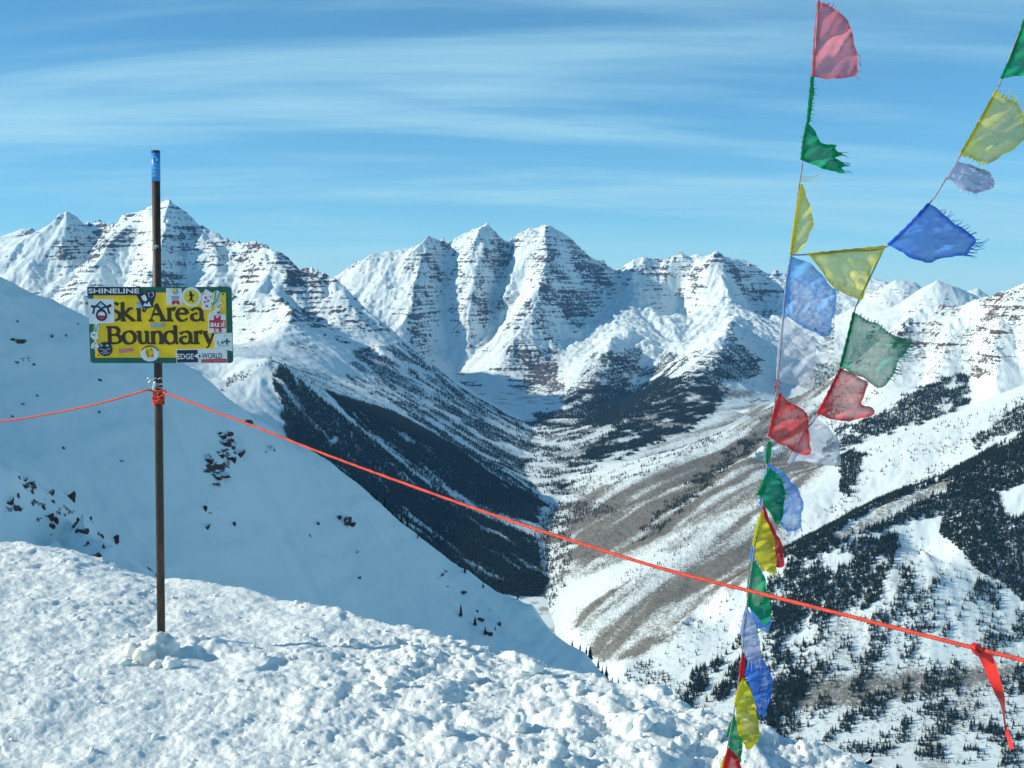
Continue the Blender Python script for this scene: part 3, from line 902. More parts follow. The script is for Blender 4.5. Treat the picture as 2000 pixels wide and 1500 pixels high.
def scatter_object(name, pts, shapes, label, category):
    """one mass of far trees: points carry size and turn, geometry nodes set a tree on each"""
    me = bpy.data.meshes.new(name)
    co = np.array([p[:3] for p in pts], np.float32)
    me.vertices.add(len(co)); me.vertices.foreach_set('co', co.ravel())
    for nm, arr in (('size', [p[3] for p in pts]), ('turn', rng.random(len(pts)) * 6.283)):
        me.attributes.new(nm, 'FLOAT', 'POINT').data.foreach_set('value', np.array(arr, np.float32))
    me.attributes.new('sort', 'INT', 'POINT').data.foreach_set('value', rng.integers(0, len(shapes), len(pts)).astype(np.int32))
    ob = bpy.data.objects.new(name, me)
    C.objects.link(ob)
    ob['kind'] = 'stuff'; ob['label'] = label; ob['category'] = category
    g = bpy.data.node_groups.new(name + '_nodes', 'GeometryNodeTree')
    g.interface.new_socket('Geometry', in_out='INPUT', socket_type='NodeSocketGeometry')
    g.interface.new_socket('Geometry', in_out='OUTPUT', socket_type='NodeSocketGeometry')
    n, l = g.nodes, g.links
    gi, go = n.new('NodeGroupInput'), n.new('NodeGroupOutput')
    join = n.new('GeometryNodeJoinGeometry')
    def attr(nm, ty):
        a = n.new('GeometryNodeInputNamedAttribute'); a.data_type = ty; a.inputs[0].default_value = nm
        return a.outputs[0]
    size, turn, sort = attr('size', 'FLOAT'), attr('turn', 'FLOAT'), attr('sort', 'INT')
    rot = n.new('ShaderNodeCombineXYZ'); l.new(turn, rot.inputs[2])
    sc = n.new('ShaderNodeCombineXYZ')
    for k in range(3):
        l.new(size, sc.inputs[k])
    for i, sh in enumerate(shapes):
        cmp_ = n.new('FunctionNodeCompare'); cmp_.data_type = 'INT'; cmp_.operation = 'EQUAL'
        ins = [q for q in cmp_.inputs if q.type == 'INT']
        l.new(sort, ins[0]); ins[1].default_value = i
        inf = n.new('GeometryNodeObjectInfo'); inf.inputs[0].default_value = sh
        inf.inputs['As Instance'].default_value = True
        iop = n.new('GeometryNodeInstanceOnPoints')
        l.new(gi.outputs[0], iop.inputs['Points']); l.new(cmp_.outputs[0], iop.inputs['Selection'])
        l.new(inf.outputs['Geometry'], iop.inputs['Instance'])
        l.new(rot.outputs[0], iop.inputs['Rotation']); l.new(sc.outputs[0], iop.inputs['Scale'])
        l.new(iop.outputs[0], join.inputs[0])
    l.new(join.outputs[0], go.inputs[0])
    md = ob.modifiers.new('trees', 'NODES'); md.node_group = g
    return ob


# line of sight: how high the nearer ground stands in front of each direction
def horizon_of(key):
    x, y, z = TERRAIN[key][1][:3]
    return (x[0] / y[0]), (z / y)


H_FLANK = (TERRAIN['flank'][1][0][0] / TERRAIN['flank'][1][1][0], (TERRAIN['flank'][1][2] / TERRAIN['flank'][1][1]).max(0))
H_LEFT = (TERRAIN['left'][1][0][0] / TERRAIN['left'][1][1][0], (TERRAIN['left'][1][2] / TERRAIN['left'][1][1]).max(0))
H_LEFT = (H_LEFT[0], np.where(H_LEFT[0] < 40 / FPX, H_LEFT[1], -1.0))       # the left wall ends at the valley floor
_c = np.array([tuple(P(*q)) for q in CREST])
H_SUMMIT = (_c[:, 0] / _c[:, 1], _c[:, 2] / _c[:, 1])


CACHE = {}


def plant(key, poly, per, hts, dr=(0, 1e9), clump=0.0, cscale=90.0, seed=1, holes=(), streak=None, gaps=False):
    """trees on the real ground wherever the outline covers it; one tree per `per` square metres, gathered in clumps"""
    x, y, z = TERRAIN[key][1][:3]
    if key not in CACHE:
        u, v = project(x, y, z)
        CACHE[key] = (u, v, 17 * fbm(x / 70, y / 70, 4, 500, 0.6), np.maximum.accumulate(z / y, axis=0))
    u, v, wob, own = CACHE[key]
    # only the part of the grid near the outline
    px = [q[0] for q in poly]; py = [q[1] for q in poly]
    near_ = (u > min(px) - 25) & (u < max(px) + 25) & (v > min(py) - 25) & (v < max(py) + 25) & (y > dr[0]) & (y < dr[1])
    ii, jj = np.nonzero(near_)
    if not len(ii):
        return []
    sl_ = (slice(ii.min(), ii.max() + 2), slice(jj.min(), jj.max() + 2))
    x, y, z, u, v, wob, own = (g[sl_] for g in (x, y, z, u, v, wob, own))
    m = inside(u + wob, v + 0.7 * wob, poly) & (y > dr[0]) & (y < dr[1])
    for h in holes:
        m &= ~inside(u + wob, v, h)
    m = m[:-1, :-1]
    if not m.any():
        return []
    du = np.stack([x[:-1, 1:] - x[:-1, :-1], y[:-1, 1:] - y[:-1, :-1]], -1)
    dv = np.stack([x[1:, :-1] - x[:-1, :-1], y[1:, :-1] - y[:-1, :-1]], -1)
    area = np.abs(du[..., 0] * dv[..., 1] - du[..., 1] * dv[..., 0])
    lam = area / per * m
    if clump:
        ca_, sa_ = 0.746, 0.665
        n = fbm((x * ca_ - y * sa_)[:-1, :-1] / cscale, (x * sa_ + y * ca_)[:-1, :-1] / (cscale * 2.2), 5, seed, 0.62)
        lam = lam * sstep(clump - 0.12, clump + 0.12, n) / max(0.06, 0.5 - clump)
    if streak is not None:
        wq = 90 * fbm(x[:-1, :-1] / 260, y[:-1, :-1] / 260, 3, seed + 21)
        n = fbm(((y + streak * x)[:-1, :-1] + wq) / 130, (x - streak * y)[:-1, :-1] / 700, 4, seed + 9, 0.65) + 0.45 * fbm(x[:-1, :-1] / 120, y[:-1, :-1] / 120, 3, seed + 23)
        lam = lam * sstep(-0.12, 0.22, n) * 2
    if gaps:
        xs_, ys_ = x[:-1, :-1], y[:-1, :-1]
        n = fbm((ys_ + 0.9 * xs_ + 60 * fbm(xs_ / 200, ys_ / 200, 2, seed + 31)) / 70, (xs_ - 0.9 * ys_) / 420, 4, seed + 33, 0.6)
        lam = lam * (0.05 + 0.95 * sstep(-0.34, -0.06, n))
    cnt = rng.poisson(np.minimum(lam, 6))
    i, j = np.nonzero(cnt)
    k = cnt[i, j]
    i, j = np.repeat(i, k), np.repeat(j, k)
    a, b = rng.random(len(i)), rng.random(len(i))
    def lerp(g):
        return (g[i, j] * (1 - a) + g[i, j + 1] * a) * (1 - b) + (g[i + 1, j] * (1 - a) + g[i + 1, j + 1] * a) * b
    X, Y, Z = lerp(x), lerp(y), lerp(z)
    h = hts[0] + (hts[1] - hts[0]) * rng.random(len(X)) ** 1.4
    # leave out what nearer ground hides
    t = (Z + h) / Y
    az = X / Y
    vis = np.ones(len(X), bool)
    if key != 'floor':
        vis &= t > own[np.maximum(i - 1, 0), j] - 1e-4
    if key != 'flank':
        vis &= t > np.interp(az, *H_FLANK, left=-1, right=-1)
    if key == 'far':
        vis &= t > np.interp(az, *H_LEFT, left=-1, right=-1)
    vis &= t > np.interp(az, *H_SUMMIT)
    vis &= np.abs(az) < 0.50
    return [tuple(q) for q in np.stack([X, Y, Z, h], -1)[vis]]


conifers = []
def grow(*a, **k):
    conifers.extend(plant(*a, **k))


SPR = (8, 21)
grow('left', [(545, 712), (575, 735), (620, 775), (720, 855), (850, 962), (945, 1012), (1040, 1052), (1068, 1140), (1060, 1170), (960, 1160), (870, 1100), (750, 1000), (660, 930), (560, 870), (548, 790), (528, 740)], 15, SPR, (0, 5000), seed=11, gaps=True,
     holes=[[(940, 920), (955, 930), (950, 950), (938, 940)], [(650, 850), (660, 860), (655, 872), (645, 862)]])
grow('left', [(640, 768), (700, 786), (760, 803), (830, 840), (880, 868), (960, 928), (1064, 985), (1048, 1022), (1000, 1012), (930, 985), (860, 944), (780, 888), (700, 832)], 16, SPR, (0, 5700), seed=13, gaps=True)
grow('left', [(690, 690), (785, 668), (905, 762), (1015, 825), (1085, 880), (1095, 960), (1062, 985), (960, 922), (860, 852), (760, 792), (680, 745)], 90, (7, 17), seed=17, streak=0.9)
grow('left', [(540, 690), (640, 735), (760, 800), (700, 800), (620, 770), (560, 715)], 380, (6, 13), seed=19, clump=0.05)
grow('left', [(420, 755), (530, 700), (545, 712), (430, 765)], 120, (6, 12), (0, 5200), seed=23, clump=0.05)
grow('left', [(700, 835), (860, 945), (1045, 1025), (1045, 1055), (950, 1020), (850, 965)], 60, (7, 15), seed=29, streak=0.9)
for ky in ('left', 'far', 'right', 'floor'):
    grow(ky, [(1005, 822), (1110, 830), (1190, 850), (1170, 910), (1110, 960), (1060, 965), (1015, 890)], 190, (8, 19), seed=31, clump=0.07, cscale=75)
grow('far', [(1150, 785), (1180, 750), (1232, 765), (1290, 742), (1345, 735), (1300, 775), (1200, 832), (1060, 832), (1040, 812), (1100, 802)], 50, (10, 20), seed=37)
grow('far', [(1395, 705), (1425, 668), (1450, 675), (1485, 722), (1440, 745), (1390, 745)], 60, (9, 17), (8000, 9400), seed=41)
grow('far', [(1135, 892), (1200, 838), (1300, 770), (1350, 735), (1430, 690), (1420, 760), (1390, 805), (1330, 850), (1250, 875), (1180, 925)], 50, (9, 18), seed=43, clump=-0.05, cscale=120)
grow('far', [(1160, 690), (1260, 680), (1345, 700), (1300, 760), (1200, 755), (1100, 790)], 80, (8, 15), (0, 9500), seed=47, clump=0.05, cscale=140)
grow('far', [(1090, 780), (1190, 690), (1200, 760), (1110, 810)], 420, (8, 14), seed=49, clump=0.0)
grow('far', [(1585, 712), (1660, 702), (1645, 742), (1580, 765)], 130, (10, 18), seed=53)
# right wall
grow('right', [(1530, 1088), (1620, 1032), (1700, 985), (1840, 935), (1900, 898), (2060, 820), (2060, 1230), (1965, 1150), (1900, 1112), (1890, 1090), (1832, 1045), (1832, 1005), (1780, 1020), (1700, 1040), (1640, 1065), (1590, 1095)], 19, (9, 22), (0, 3720), seed=61,
     holes=[[(1950, 965), (2060, 930), (2060, 1010), (1965, 1015)], [(1620, 1050), (1700, 1000), (1830, 945), (1860, 940), (1850, 960), (1720, 1020), (1640, 1060)]])
grow('right', [(1525, 1095), (1620, 1038), (1700, 990), (1790, 955), (1790, 945), (1700, 972), (1610, 1020), (1520, 1078)], 22, (8, 16), (3000, 3720), seed=67)
grow('right', [(1900, 860), (1960, 815), (2060, 760), (2060, 830), (1960, 850), (1900, 880)], 45, (9, 18), (3500, 5000), seed=71)
grow('right', [(1520, 1100), (1640, 1062), (1760, 1042), (1745, 1100), (1700, 1185), (1650, 1205), (1560, 1235), (1475, 1205), (1500, 1120)], 44, (10, 23), (0, 3500), seed=73, clump=-0.08, cscale=70)
grow('right', [(1440, 1230), (1560, 1150), (1700, 1100), (2060, 1160), (2060, 1520), (1600, 1520), (1480, 1450)], 85, (8, 23), (0, 3300), seed=79, clump=0.06, cscale=60)
grow('right', [(1700, 1040), (1890, 1050), (2000, 1180), (2060, 1200), (2060, 1520), (1500, 1520), (1500, 1200)], 600, (5, 15), (0, 3300), seed=83)
grow('right', [(1300, 1420), (1350, 1330), (1480, 1220), (1560, 1200), (1580, 1330), (1520, 1450), (1400, 1430)], 60, (11, 26), (0, 3300), seed=89, clump=0.02, cscale=60)
grow('right', [(1200, 1340), (1260, 1290), (1340, 1330), (1320, 1420), (1230, 1380)], 190, (8, 16), (0, 3300), seed=91, clump=0.05)
grow('right', [(1630, 845), (1740, 800), (1770, 770), (1850, 738), (1888, 735), (1892, 792), (1830, 818), (1700, 855), (1600, 895)], 45, (9, 19), (4850, 6300), seed=97, clump=-0.15)
grow('right', [(1560, 1010), (1700, 880), (2060, 750), (2060, 860), (1700, 985), (1560, 1075)], 800, (7, 15), (3650, 4900), seed=101, clump=0.03)
grow('right', [(1505, 850), (1400, 928), (1285, 1042), (1235, 1065), (1275, 1008), (1378, 920), (1480, 838)], 95, (9, 18), (3800, 5500), seed=103, clump=-0.05)
grow('right', [(1200, 1140), (1350, 1040), (1395, 1040), (1300, 1105), (1180, 1195)], 900, (8, 15), seed=107)
for ky in ('left', 'right', 'floor'):
    grow(ky, [(1035, 1000), (1110, 1010), (1120, 1100), (1075, 1190), (1040, 1150)], 170, (8, 18), seed=141, clump=0.0, cscale=60)
    grow(ky, [(1060, 960), (1150, 930), (1260, 900), (1330, 860), (1420, 830), (1400, 870), (1250, 940), (1120, 975)], 330, (7, 16), seed=143, clump=0.05, cscale=80)
grow('right', [(1060, 985), (1170, 982), (1205, 1000), (1100, 1025), (1060, 1012)], 150, (9, 18), seed=109)
grow('right', [(1635, 878), (1685, 885), (1678, 925), (1660, 975), (1640, 962)], 30, (10, 20), (3900, 4600), seed=113)
grow('right', [(1755, 650), (1880, 620), (2060, 600), (2060, 740), (1900, 725), (1755, 745)], 620, (7, 13), (5200, 6600), seed=127, clump=0.05)
grow('right', [(1480, 800), (1640, 740), (1720, 760), (1600, 880), (1500, 905)], 520, (8, 15), (4800, 7000), seed=131, clump=0.05)
grow('right', [(1280, 1250), (1420, 1170), (1500, 1200), (1330, 1330)], 800, (8, 16), (0, 3500), seed=133)

# spruces standing along the edge of the bowl
def flank_point(px, py):
    x, y, z = TERRAIN['flank'][1]
    u, v = project(x, y, z)
    d = (u - px) ** 2 + (v - py) ** 2
    i, j = np.unravel_index(np.argmin(d), d.shape)
    return x[i, j], y[i, j], z[i, j]


edge = [(670, 916, 10), (706, 958, 12), (741, 972, 18), (752, 988, 26), (768, 1006, 16), (782, 1020, 22), (796, 1028, 28), (808, 1044, 16), (829, 1066, 13), (906, 1120, 18), (925, 1130, 22), (944, 1148, 14),
        (902, 1204, 32), (926, 1222, 22), (950, 1240, 20), (1116, 1262, 16), (1132, 1270, 16), (1156, 1288, 32), (1168, 1304, 22), (1186, 1328, 34), (1206, 1346, 28), (1218, 1356, 22),
        (760, 998, 14), (775, 1012, 12), (815, 1052, 13), (730, 965, 12), (1145, 1278, 18), (1176, 1316, 18), (1196, 1338, 20), (1212, 1350, 26), (935, 1140, 13), (895, 1108, 10), (985, 1160, 10), (1010, 1168, 9),
        (600, 872, 8), (615, 884, 9), (630, 893, 8), (650, 905, 9), (690, 940, 9), (715, 962, 10), (845, 1078, 9), (870, 1098, 10), (1226, 1366, 24), (1236, 1376, 20), (968, 1232, 12), (770, 1215, 14), (772, 1222, 9)]
flank_trees = []
for px, py, hp in edge:
    X, Y, Z = flank_point(px, py)
    flank_trees.append((X, Y, Z, hp / FPX * Y))

near = sorted(conifers, key=lambda p: -p[3] / p[1])
def frame_ok(p):
    u, v = project(p[0], p[1], p[2])
    return 10 < u < 1990 and v < 1500
picked, rest = [], []
for p in near:
    if len(picked) < 290 - len(flank_trees) and frame_ok(p):
        picked.append(p)
    else:
        rest.append(p)

CROWNS = [mesh_from('spruce_crown', *crown_geo(80 + i, 12, 10, (0.15, 0.17, 0.19, 0.22)[i]), M_NEEDLE) for i in range(4)]
TRUNK = mesh_from('spruce_trunk', *trunk_geo(0.018, 0.9, 6), M_TRUNK)
def spruce(p, label, group):
    e = bpy.data.objects.new('spruce_tree', None)
    e.location = p[:3]
    e.rotation_euler = (0, 0, random.random() * 6.28)
    s_ = p[3] * (0.9 + 0.25 * random.random())
    e.scale = (s_, s_, p[3])
    e.empty_display_size = 0.1
    e['label'] = label; e['category'] = 'tree'; e['group'] = group
    C.objects.link(e)
    for nm, me in (('crown', random.choice(CROWNS)), ('trunk', TRUNK)):
        o = bpy.data.objects.new(nm, me); o.parent = e
        C.objects.link(o)


for p in flank_trees:
    spruce(p, 'small dark spruce on the lower edge of the shaded snow bowl at left', 'spruces along the edge of the bowl')
for p in picked:
    u, v = project(*p[:3])
    if u > 1600:
        spruce(p, 'dark spruce on the sunlit lower slope at the right edge', 'spruces on the lower right slope')
    else:
        spruce(p, 'dark spruce on the sunlit lower slope left of the hanging flags', 'spruces on the slope left of the flags')
scatter_object('conifer_forest', rest, FAR_TREES, 'dark conifer forest covering both sides of the valley', 'forest')

asp = []
bx = TERRAIN['right'][1]
for poly, per in (([(1040, 1060), (1100, 975), (1250, 950), (1500, 800), (1650, 745), (1570, 880), (1640, 900), (1540, 990), (1530, 1080), (1380, 1190), (1260, 1290), (1180, 1300), (1040, 1190)], 60), ([(1200, 1290), (1500, 1150), (2060, 1100), (2060, 1520), (1400, 1500)], 130),
                  ([(1560, 1095), (1700, 1000), (1860, 930), (1860, 950), (1720, 1030), (1600, 1090)], 50)):
    asp += plant('right', poly, per, (6, 12), (0, 6200), seed=151)
# keep aspens where the brown bands lie
ax = np.array(asp)
rows_d = bx[1][:, 0]
ri = np.clip(np.searchsorted(rows_d, ax[:, 1]), 0, len(rows_d) - 1)
cols_a = bx[0][0] / bx[1][0]
ci = np.clip(np.searchsorted(cols_a, ax[:, 0] / ax[:, 1]), 0, len(cols_a) - 1)
keep = bx[3][ri, ci] + 0.25 * rng.standard_normal(len(ax)) > 0.38
scatter_object('aspen_woods', [tuple(q) for q in ax[keep]], ASPENS, 'bare grey brown aspen woods on the sunlit valley side', 'woods')
print('TREES', len(conifers), len(rest), int(keep.sum()))

# ------------------------------------------------------------------ things on the summit
def link(name, me, parent=None, loc=None):
    o = bpy.data.objects.new(name, me)
    C.objects.link(o)
    if parent is not None:
        o.parent = parent
    if loc is not None:
        o.location = loc
    return o


def tag(o, label, cat, group=None):
    o['label'] = label; o['category'] = cat
    if group:
        o['group'] = group
    return o


def empty(name, loc):
    e = bpy.data.objects.new(name, None)
    e.empty_display_size = 0.05
    e.location = loc
    C.objects.link(e)
    return e


def tube(pts, radius, sides=8, lobes=0, twist=0.0, depth=0.25, cap=True):
    """tube along points; lobes > 0 gives a laid rope whose strands turn by `twist` radians per metre"""
    pts = [Vector(p) for p in pts]
    V, F = [], []
    n = len(pts)
    rad = radius if callable(radius) else (lambda t: radius)
    up = Vector((0.1, 0.2, 0.97))
    dist = 0.0
    for i, p in enumerate(pts):
        t = (pts[min(i + 1, n - 1)] - pts[max(i - 1, 0)]).normalized()
        a = t.cross(up)
        if a.length < 0.05:
            a = t.cross(Vector((1, 0, 0)))
        a.normalize()
        b = a.cross(t).normalized()
        if i:
            dist += (p - pts[i - 1]).length
        for k in range(sides):
            an = 2 * math.pi * k / sides
            r = rad(i / (n - 1))
            if lobes:
                r *= 1 - depth * (0.5 - 0.5 * math.cos(lobes * (an + twist * dist)))
            V.append(tuple(p + a * (r * math.cos(an)) + b * (r * math.sin(an))))
    for i in range(n - 1):
        for k in range(sides):
            F.append((i * sides + k, i * sides + (k + 1) % sides, (i + 1) * sides + (k + 1) % sides, (i + 1) * sides + k))
    if cap:
        F.append(tuple(range(sides))[::-1])
        F.append(tuple((n - 1) * sides + k for k in range(sides)))
    return V, F


def smooth_path(ctrl, per=12):
    """Catmull-Rom through the control points"""
    c = [Vector(p) for p in ctrl]
    c = [2 * c[0] - c[1]] + c + [2 * c[-1] - c[-2]]
    out = []
    for i in range(1, len(c) - 2):
        p0, p1, p2, p3 = c[i - 1:i + 3]
        for k in range(per):
            t = k / per
            out.append(0.5 * ((2 * p1) + (p2 - p0) * t + (2 * p0 - 5 * p1 + 4 * p2 - p3) * t * t + (3 * p1 - p0 - 3 * p2 + p3) * t ** 3))
    out.append(c[-2])
    return out


# ---- pole
M_STEEL = None
def mat_rusty():
    m, t, out = lap('rusty_steel')
    pos = t.new('ShaderNodeTexCoord').outputs['Object']
    n = t.noise(t.mapping(pos, scale=(1, 1, 0.25)), 40, 5, 0.65)
    n2 = t.noise(pos, 220, 3, 0.6)
    c = t.mix(t.ramp(n, 0.35, 0.7), (0.045, 0.033, 0.030), (0.115, 0.068, 0.045))
    c = t.mix(t.math('MULTIPLY', n2, 0.35), c, (0.03, 0.025, 0.025))
    bmp = t.new('ShaderNodeBump'); bmp.inputs['Strength'].default_value = 0.3; bmp.inputs['Distance'].default_value = 0.002
    t.put(bmp.inputs['Height'], n2)
    principled(t, out, c, 0.55, 0.4, bmp.outputs[0], Metallic=0.35)
    return m


M_STEEL = mat_rusty()
PD = 4.80                                   # metres from the camera to the pole
K = PD / FPX
pole_foot, pole_head = P(316, 1330, PD), P(304, 296, PD)
axis = (pole_head - pole_foot).normalized()
def on_pole(py):
    return pole_foot.lerp(pole_head, (1330 - py) / (1330 - 296))


pole = tag(empty('boundary_pole', pole_foot), 'tall rusty steel pole with a blue band at its top, standing in the snow', 'pole')
def pole_part(name, y0, y1, r, mat, n=16, parent=None):
    V, F = tube([on_pole(y0) - pole_foot, on_pole((y0 + y1) / 2) - pole_foot, on_pole(y1) - pole_foot], r, n)
    return link(name, mesh_from(name, V, F, mat, smooth=False), parent or pole)


def shade_auto(o):
    o.data.polygons.foreach_set('use_smooth', np.array([len(p.vertices) == 4 for p in o.data.polygons], bool))


sh = pole_part('shaft', 1330, 297, 0.0172, M_STEEL, 20); shade_auto(sh)
M_BLUEBAND = simple_mat('blue_vinyl', (0.02, 0.27, 0.66), 0.4, 0.4, 0.12, 30)
M_WHITE = simple_mat('white_print', (0.70, 0.72, 0.72), 0.5, 0.3, 0.06, 40)
M_BLACK = simple_mat('dark_print', (0.018, 0.016, 0.022), 0.5, 0.3)
bd = pole_part('blue_band', 352, 299, 0.0182, M_BLUEBAND, 20); shade_auto(bd)
cp = pole_part('end_cap', 299, 294, 0.0180, simple_mat('dark_plastic', (0.03, 0.04, 0.06), 0.5), 20); shade_auto(cp)
def curved_patch(name, x0, x1, y0, y1, r, mat, parent, shape=None):
    """small print wrapped on the front of the pole; shape: list of (u, v) 0..1 outlines"""
    V, F = [], []
    polys = shape or [[(0, 0), (1, 0), (1, 1), (0, 1)]]
    for pl in polys:
        b = len(V)
        for u, v in pl:
            px = x0 + (x1 - x0) * u
            py = y0 + (y1 - y0) * v
            c = on_pole(py)
            off = (px - (304 + (316 - 304) * (py - 296) / (1330 - 296))) * K
            off = max(-0.98 * r, min(0.98 * r, off))
            V.append(tuple(Vector((c.x + off, c.y - math.sqrt(r * r - off * off), c.z)) - pole_foot))
        F.append(tuple(range(b, len(V))))
    return link(name, mesh_from(name, V, F, mat), parent)


M_PALEBLUE = simple_mat('pale_blue_print', (0.30, 0.52, 0.72), 0.5)
curved_patch('emblem', 299, 310, 305, 315, 0.0190, M_WHITE, bd, [[(.5, 0), (.85, .3), (1, .75), (.8, 1), (.2, 1), (0, .75), (.15, .3)]])
for i, yy in enumerate((318, 325, 332, 339)):
    curved_patch('band_print', 300, 309, yy, yy + 5, 0.0190, M_PALEBLUE, bd, [[(.1, 0), (.5, .1), (.9, 0), (.75, .5), (1, 1), (.45, .8), (0, 1), (.3, .5)]])
curved_patch('scratched_mark', 300, 312, 470, 481, 0.0178, M_WHITE, pole, [[(0, .7), (.35, .25), (.45, .4), (.1, .9)], [(.5, .1), (.85, .2), (1, .6), (.8, .55), (.7, .3), (.6, .9), (.5, .9)]])

# wire tie and its loose end under the sign
M_WIRE = simple_mat('bright_wire', (0.62, 0.64, 0.66), 0.35, 0.5, Metallic=0.8)
wt = tag(empty('wire_tie', on_pole(742)), 'silver wire tie twisted round the pole just under the sign', 'wire')
for k, (yy, tl) in enumerate(((741, 0.006), (744, -0.005), (738, 0.002))):
    pts = []
    for i in range(33):
        a = 2 * math.pi * i / 32
        c = on_pole(yy) - on_pole(742)
        pts.append(c + Vector((0.0205 * math.cos(a), 0.0205 * math.sin(a), tl * math.cos(a))))
    V, F = tube(pts, 0.0022, 6)
    link('wire_coil', mesh_from('wire_coil', V, F, M_WIRE, smooth=True), wt)
lp = lambda pts: [P(x, y, PD - 0.028) - on_pole(742) for x, y in pts]
for pts in ([(306, 738), (296, 742), (290, 748), (294, 756), (301, 752), (303, 744)], [(300, 743), (291, 738), (288, 741)], [(304, 744), (302, 752), (299, 762)], [(308, 741), (314, 738), (318, 742)]):
    V, F = tube(smooth_path(lp(pts), 6), 0.0022, 6)
    link('wire_end', mesh_from('wire_end', V, F, M_WIRE, smooth=True), wt)
V, F = tube(smooth_path(lp([(303, 746), (301, 756), (299, 764)]), 4), 0.0065, 6)
link('tie_clip', mesh_from('tie_clip', V, F, M_WIRE, smooth=True), wt)

# ---- sign board: laid out on its own plane, in units of a 2000 x 1133 enlargement of the board
SD = PD - 0.024
SK = SD / FPX / 6.667
sign = tag(empty('boundary_sign', P(313, 709, SD)), 'yellow and green sign board reading Ski Area Boundary, covered with stickers', 'sign')
SO = P(165 + 993 / 6.667, 550 + 567 / 6.667, SD) - P(313, 709, SD)
def sp(X, Y, h=0.0):
    return Vector((SO.x + (X - 993) * SK, SO.y - h, SO.z - (Y - 567) * SK))


def plate(name, poly, mat, parent, h0, h1, smooth=False):
    """flat cut piece standing from height h0 to h1 off the board's plane; poly in enlargement units, clockwise from top left"""
    n = len(poly)
    V = [tuple(sp(x, y, h1)) for x, y in poly] + [tuple(sp(x, y, h0)) for x, y in poly]
    F = [tuple(range(n))[::-1]] + [tuple(range(n, 2 * n))] + [(i, (i + 1) % n, n + (i + 1) % n, n + i) for i in range(n)]
    me = mesh_from(name, V, F, mat)
    bm = bmesh.new(); bm.from_mesh(me); bmesh.ops.recalc_face_normals(bm, faces=bm.faces); bm.to_mesh(me); bm.free()
    return link(name, me, parent)


def rrect(x0, y0, x1, y1, r, n=5, tilt=0.0):
    pts = []
    for cx, cy_, a0 in ((x0 + r, y0 + r, 180), (x1 - r, y0 + r, 270), (x1 - r, y1 - r, 0), (x0 + r, y1 - r, 90)):
        for k in range(n + 1):
            a = R(a0 + 90 * k / n)
            pts.append((cx + r * math.cos(a), cy_ + r * math.sin(a)))
    if tilt:
        cx, cy_ = (x0 + x1) / 2, (y0 + y1) / 2
        c, s_ = math.cos(R(tilt)), math.sin(R(tilt))
        pts = [(cx + (x - cx) * c - (y - cy_) * s_, cy_ + (x - cx) * s_ + (y - cy_) * c) for x, y in pts]
    return pts


def disc(cx, cy_, rx, ry=None, n=28):
    ry = ry or rx
    return [(cx + rx * math.cos(2 * math.pi * k / n), cy_ + ry * math.sin(2 * math.pi * k / n)) for k in range(n)]


def strokes(name, lines, mat, parent, h, thick=55, thin=22, nib=12, cap_round=False):
    """letters drawn with a broad pen: the stroke is thick when it runs upright, thin when it runs level"""
    V, F = [], []
    for li, ln in enumerate(lines):
        k = 1.0
        if isinstance(ln, tuple):
            ln, k = ln
        hh = h + 0.00006 * (li % 7)
        b = len(V)
        n = len(ln)
        for i, (x, y) in enumerate(ln):
            x0, y0 = ln[max(i - 1, 0)]
            x1, y1 = ln[min(i + 1, n - 1)]
            dx, dy = x1 - x0, y1 - y0
            l = math.hypot(dx, dy) or 1
            dx, dy = dx / l, dy / l
            an = math.atan2(-dy, dx)
            w = k * (thin + (thick - thin) * abs(math.sin(an - R(nib)))) / 2
            V += [tuple(sp(x - dy * w, y + dx * w, hh)), tuple(sp(x + dy * w, y - dx * w, hh))]
        for i in range(n - 1):
            F.append((b + 2 * i, b + 2 * i + 1, b + 2 * i + 3, b + 2 * i + 2))
    me = mesh_from(name, V, F, mat)
    return link(name, me, parent)


def arc(cx, cy_, rx, ry, a0, a1, n=16):
    return [(cx + rx * math.cos(R(a0 + (a1 - a0) * k / n)), cy_ - ry * math.sin(R(a0 + (a1 - a0) * k / n))) for k in range(n + 1)]


def text_mesh(name, body, X, Y, size, mat, parent, h, width=None, bold=0.0, tilt=0.0, mirror=False):
    """printed line of text, left end and baseline at (X, Y); width squeezes it to fit"""
    cu = bpy.data.curves.new(name, 'FONT')
    cu.body = body
    cu.size = 1.0
    cu.offset = bold
    cu.resolution_u = 3
    ob = bpy.data.objects.new('tmp', cu)
    me = bpy.data.meshes.new_from_object(ob)
    bpy.data.objects.remove(ob)
    co = np.empty(len(me.vertices) * 3, np.float32)
    me.vertices.foreach_get('co', co)
    co = co.reshape(-1, 3)
    x0, x1 = co[:, 0].min(), co[:, 0].max()
    capv = 0.73
    sx = (width / (x1 - x0)) if width else size / capv
    lx = (co[:, 0] - x0) * sx
    if mirror:
        lx = (x1 - x0) * sx - lx
    ly = co[:, 1] * size / capv
    c, s_ = math.cos(R(tilt)), math.sin(R(tilt))
    for i in range(len(co)):
        co[i] = sp(X + lx[i] * c - ly[i] * s_, Y - lx[i] * s_ - ly[i] * c, h)
    me.vertices.foreach_set('co', co.ravel())
    me.name = name
    me.materials.clear(); me.materials.append(mat)
    me.update()
    return link(name, me, parent)


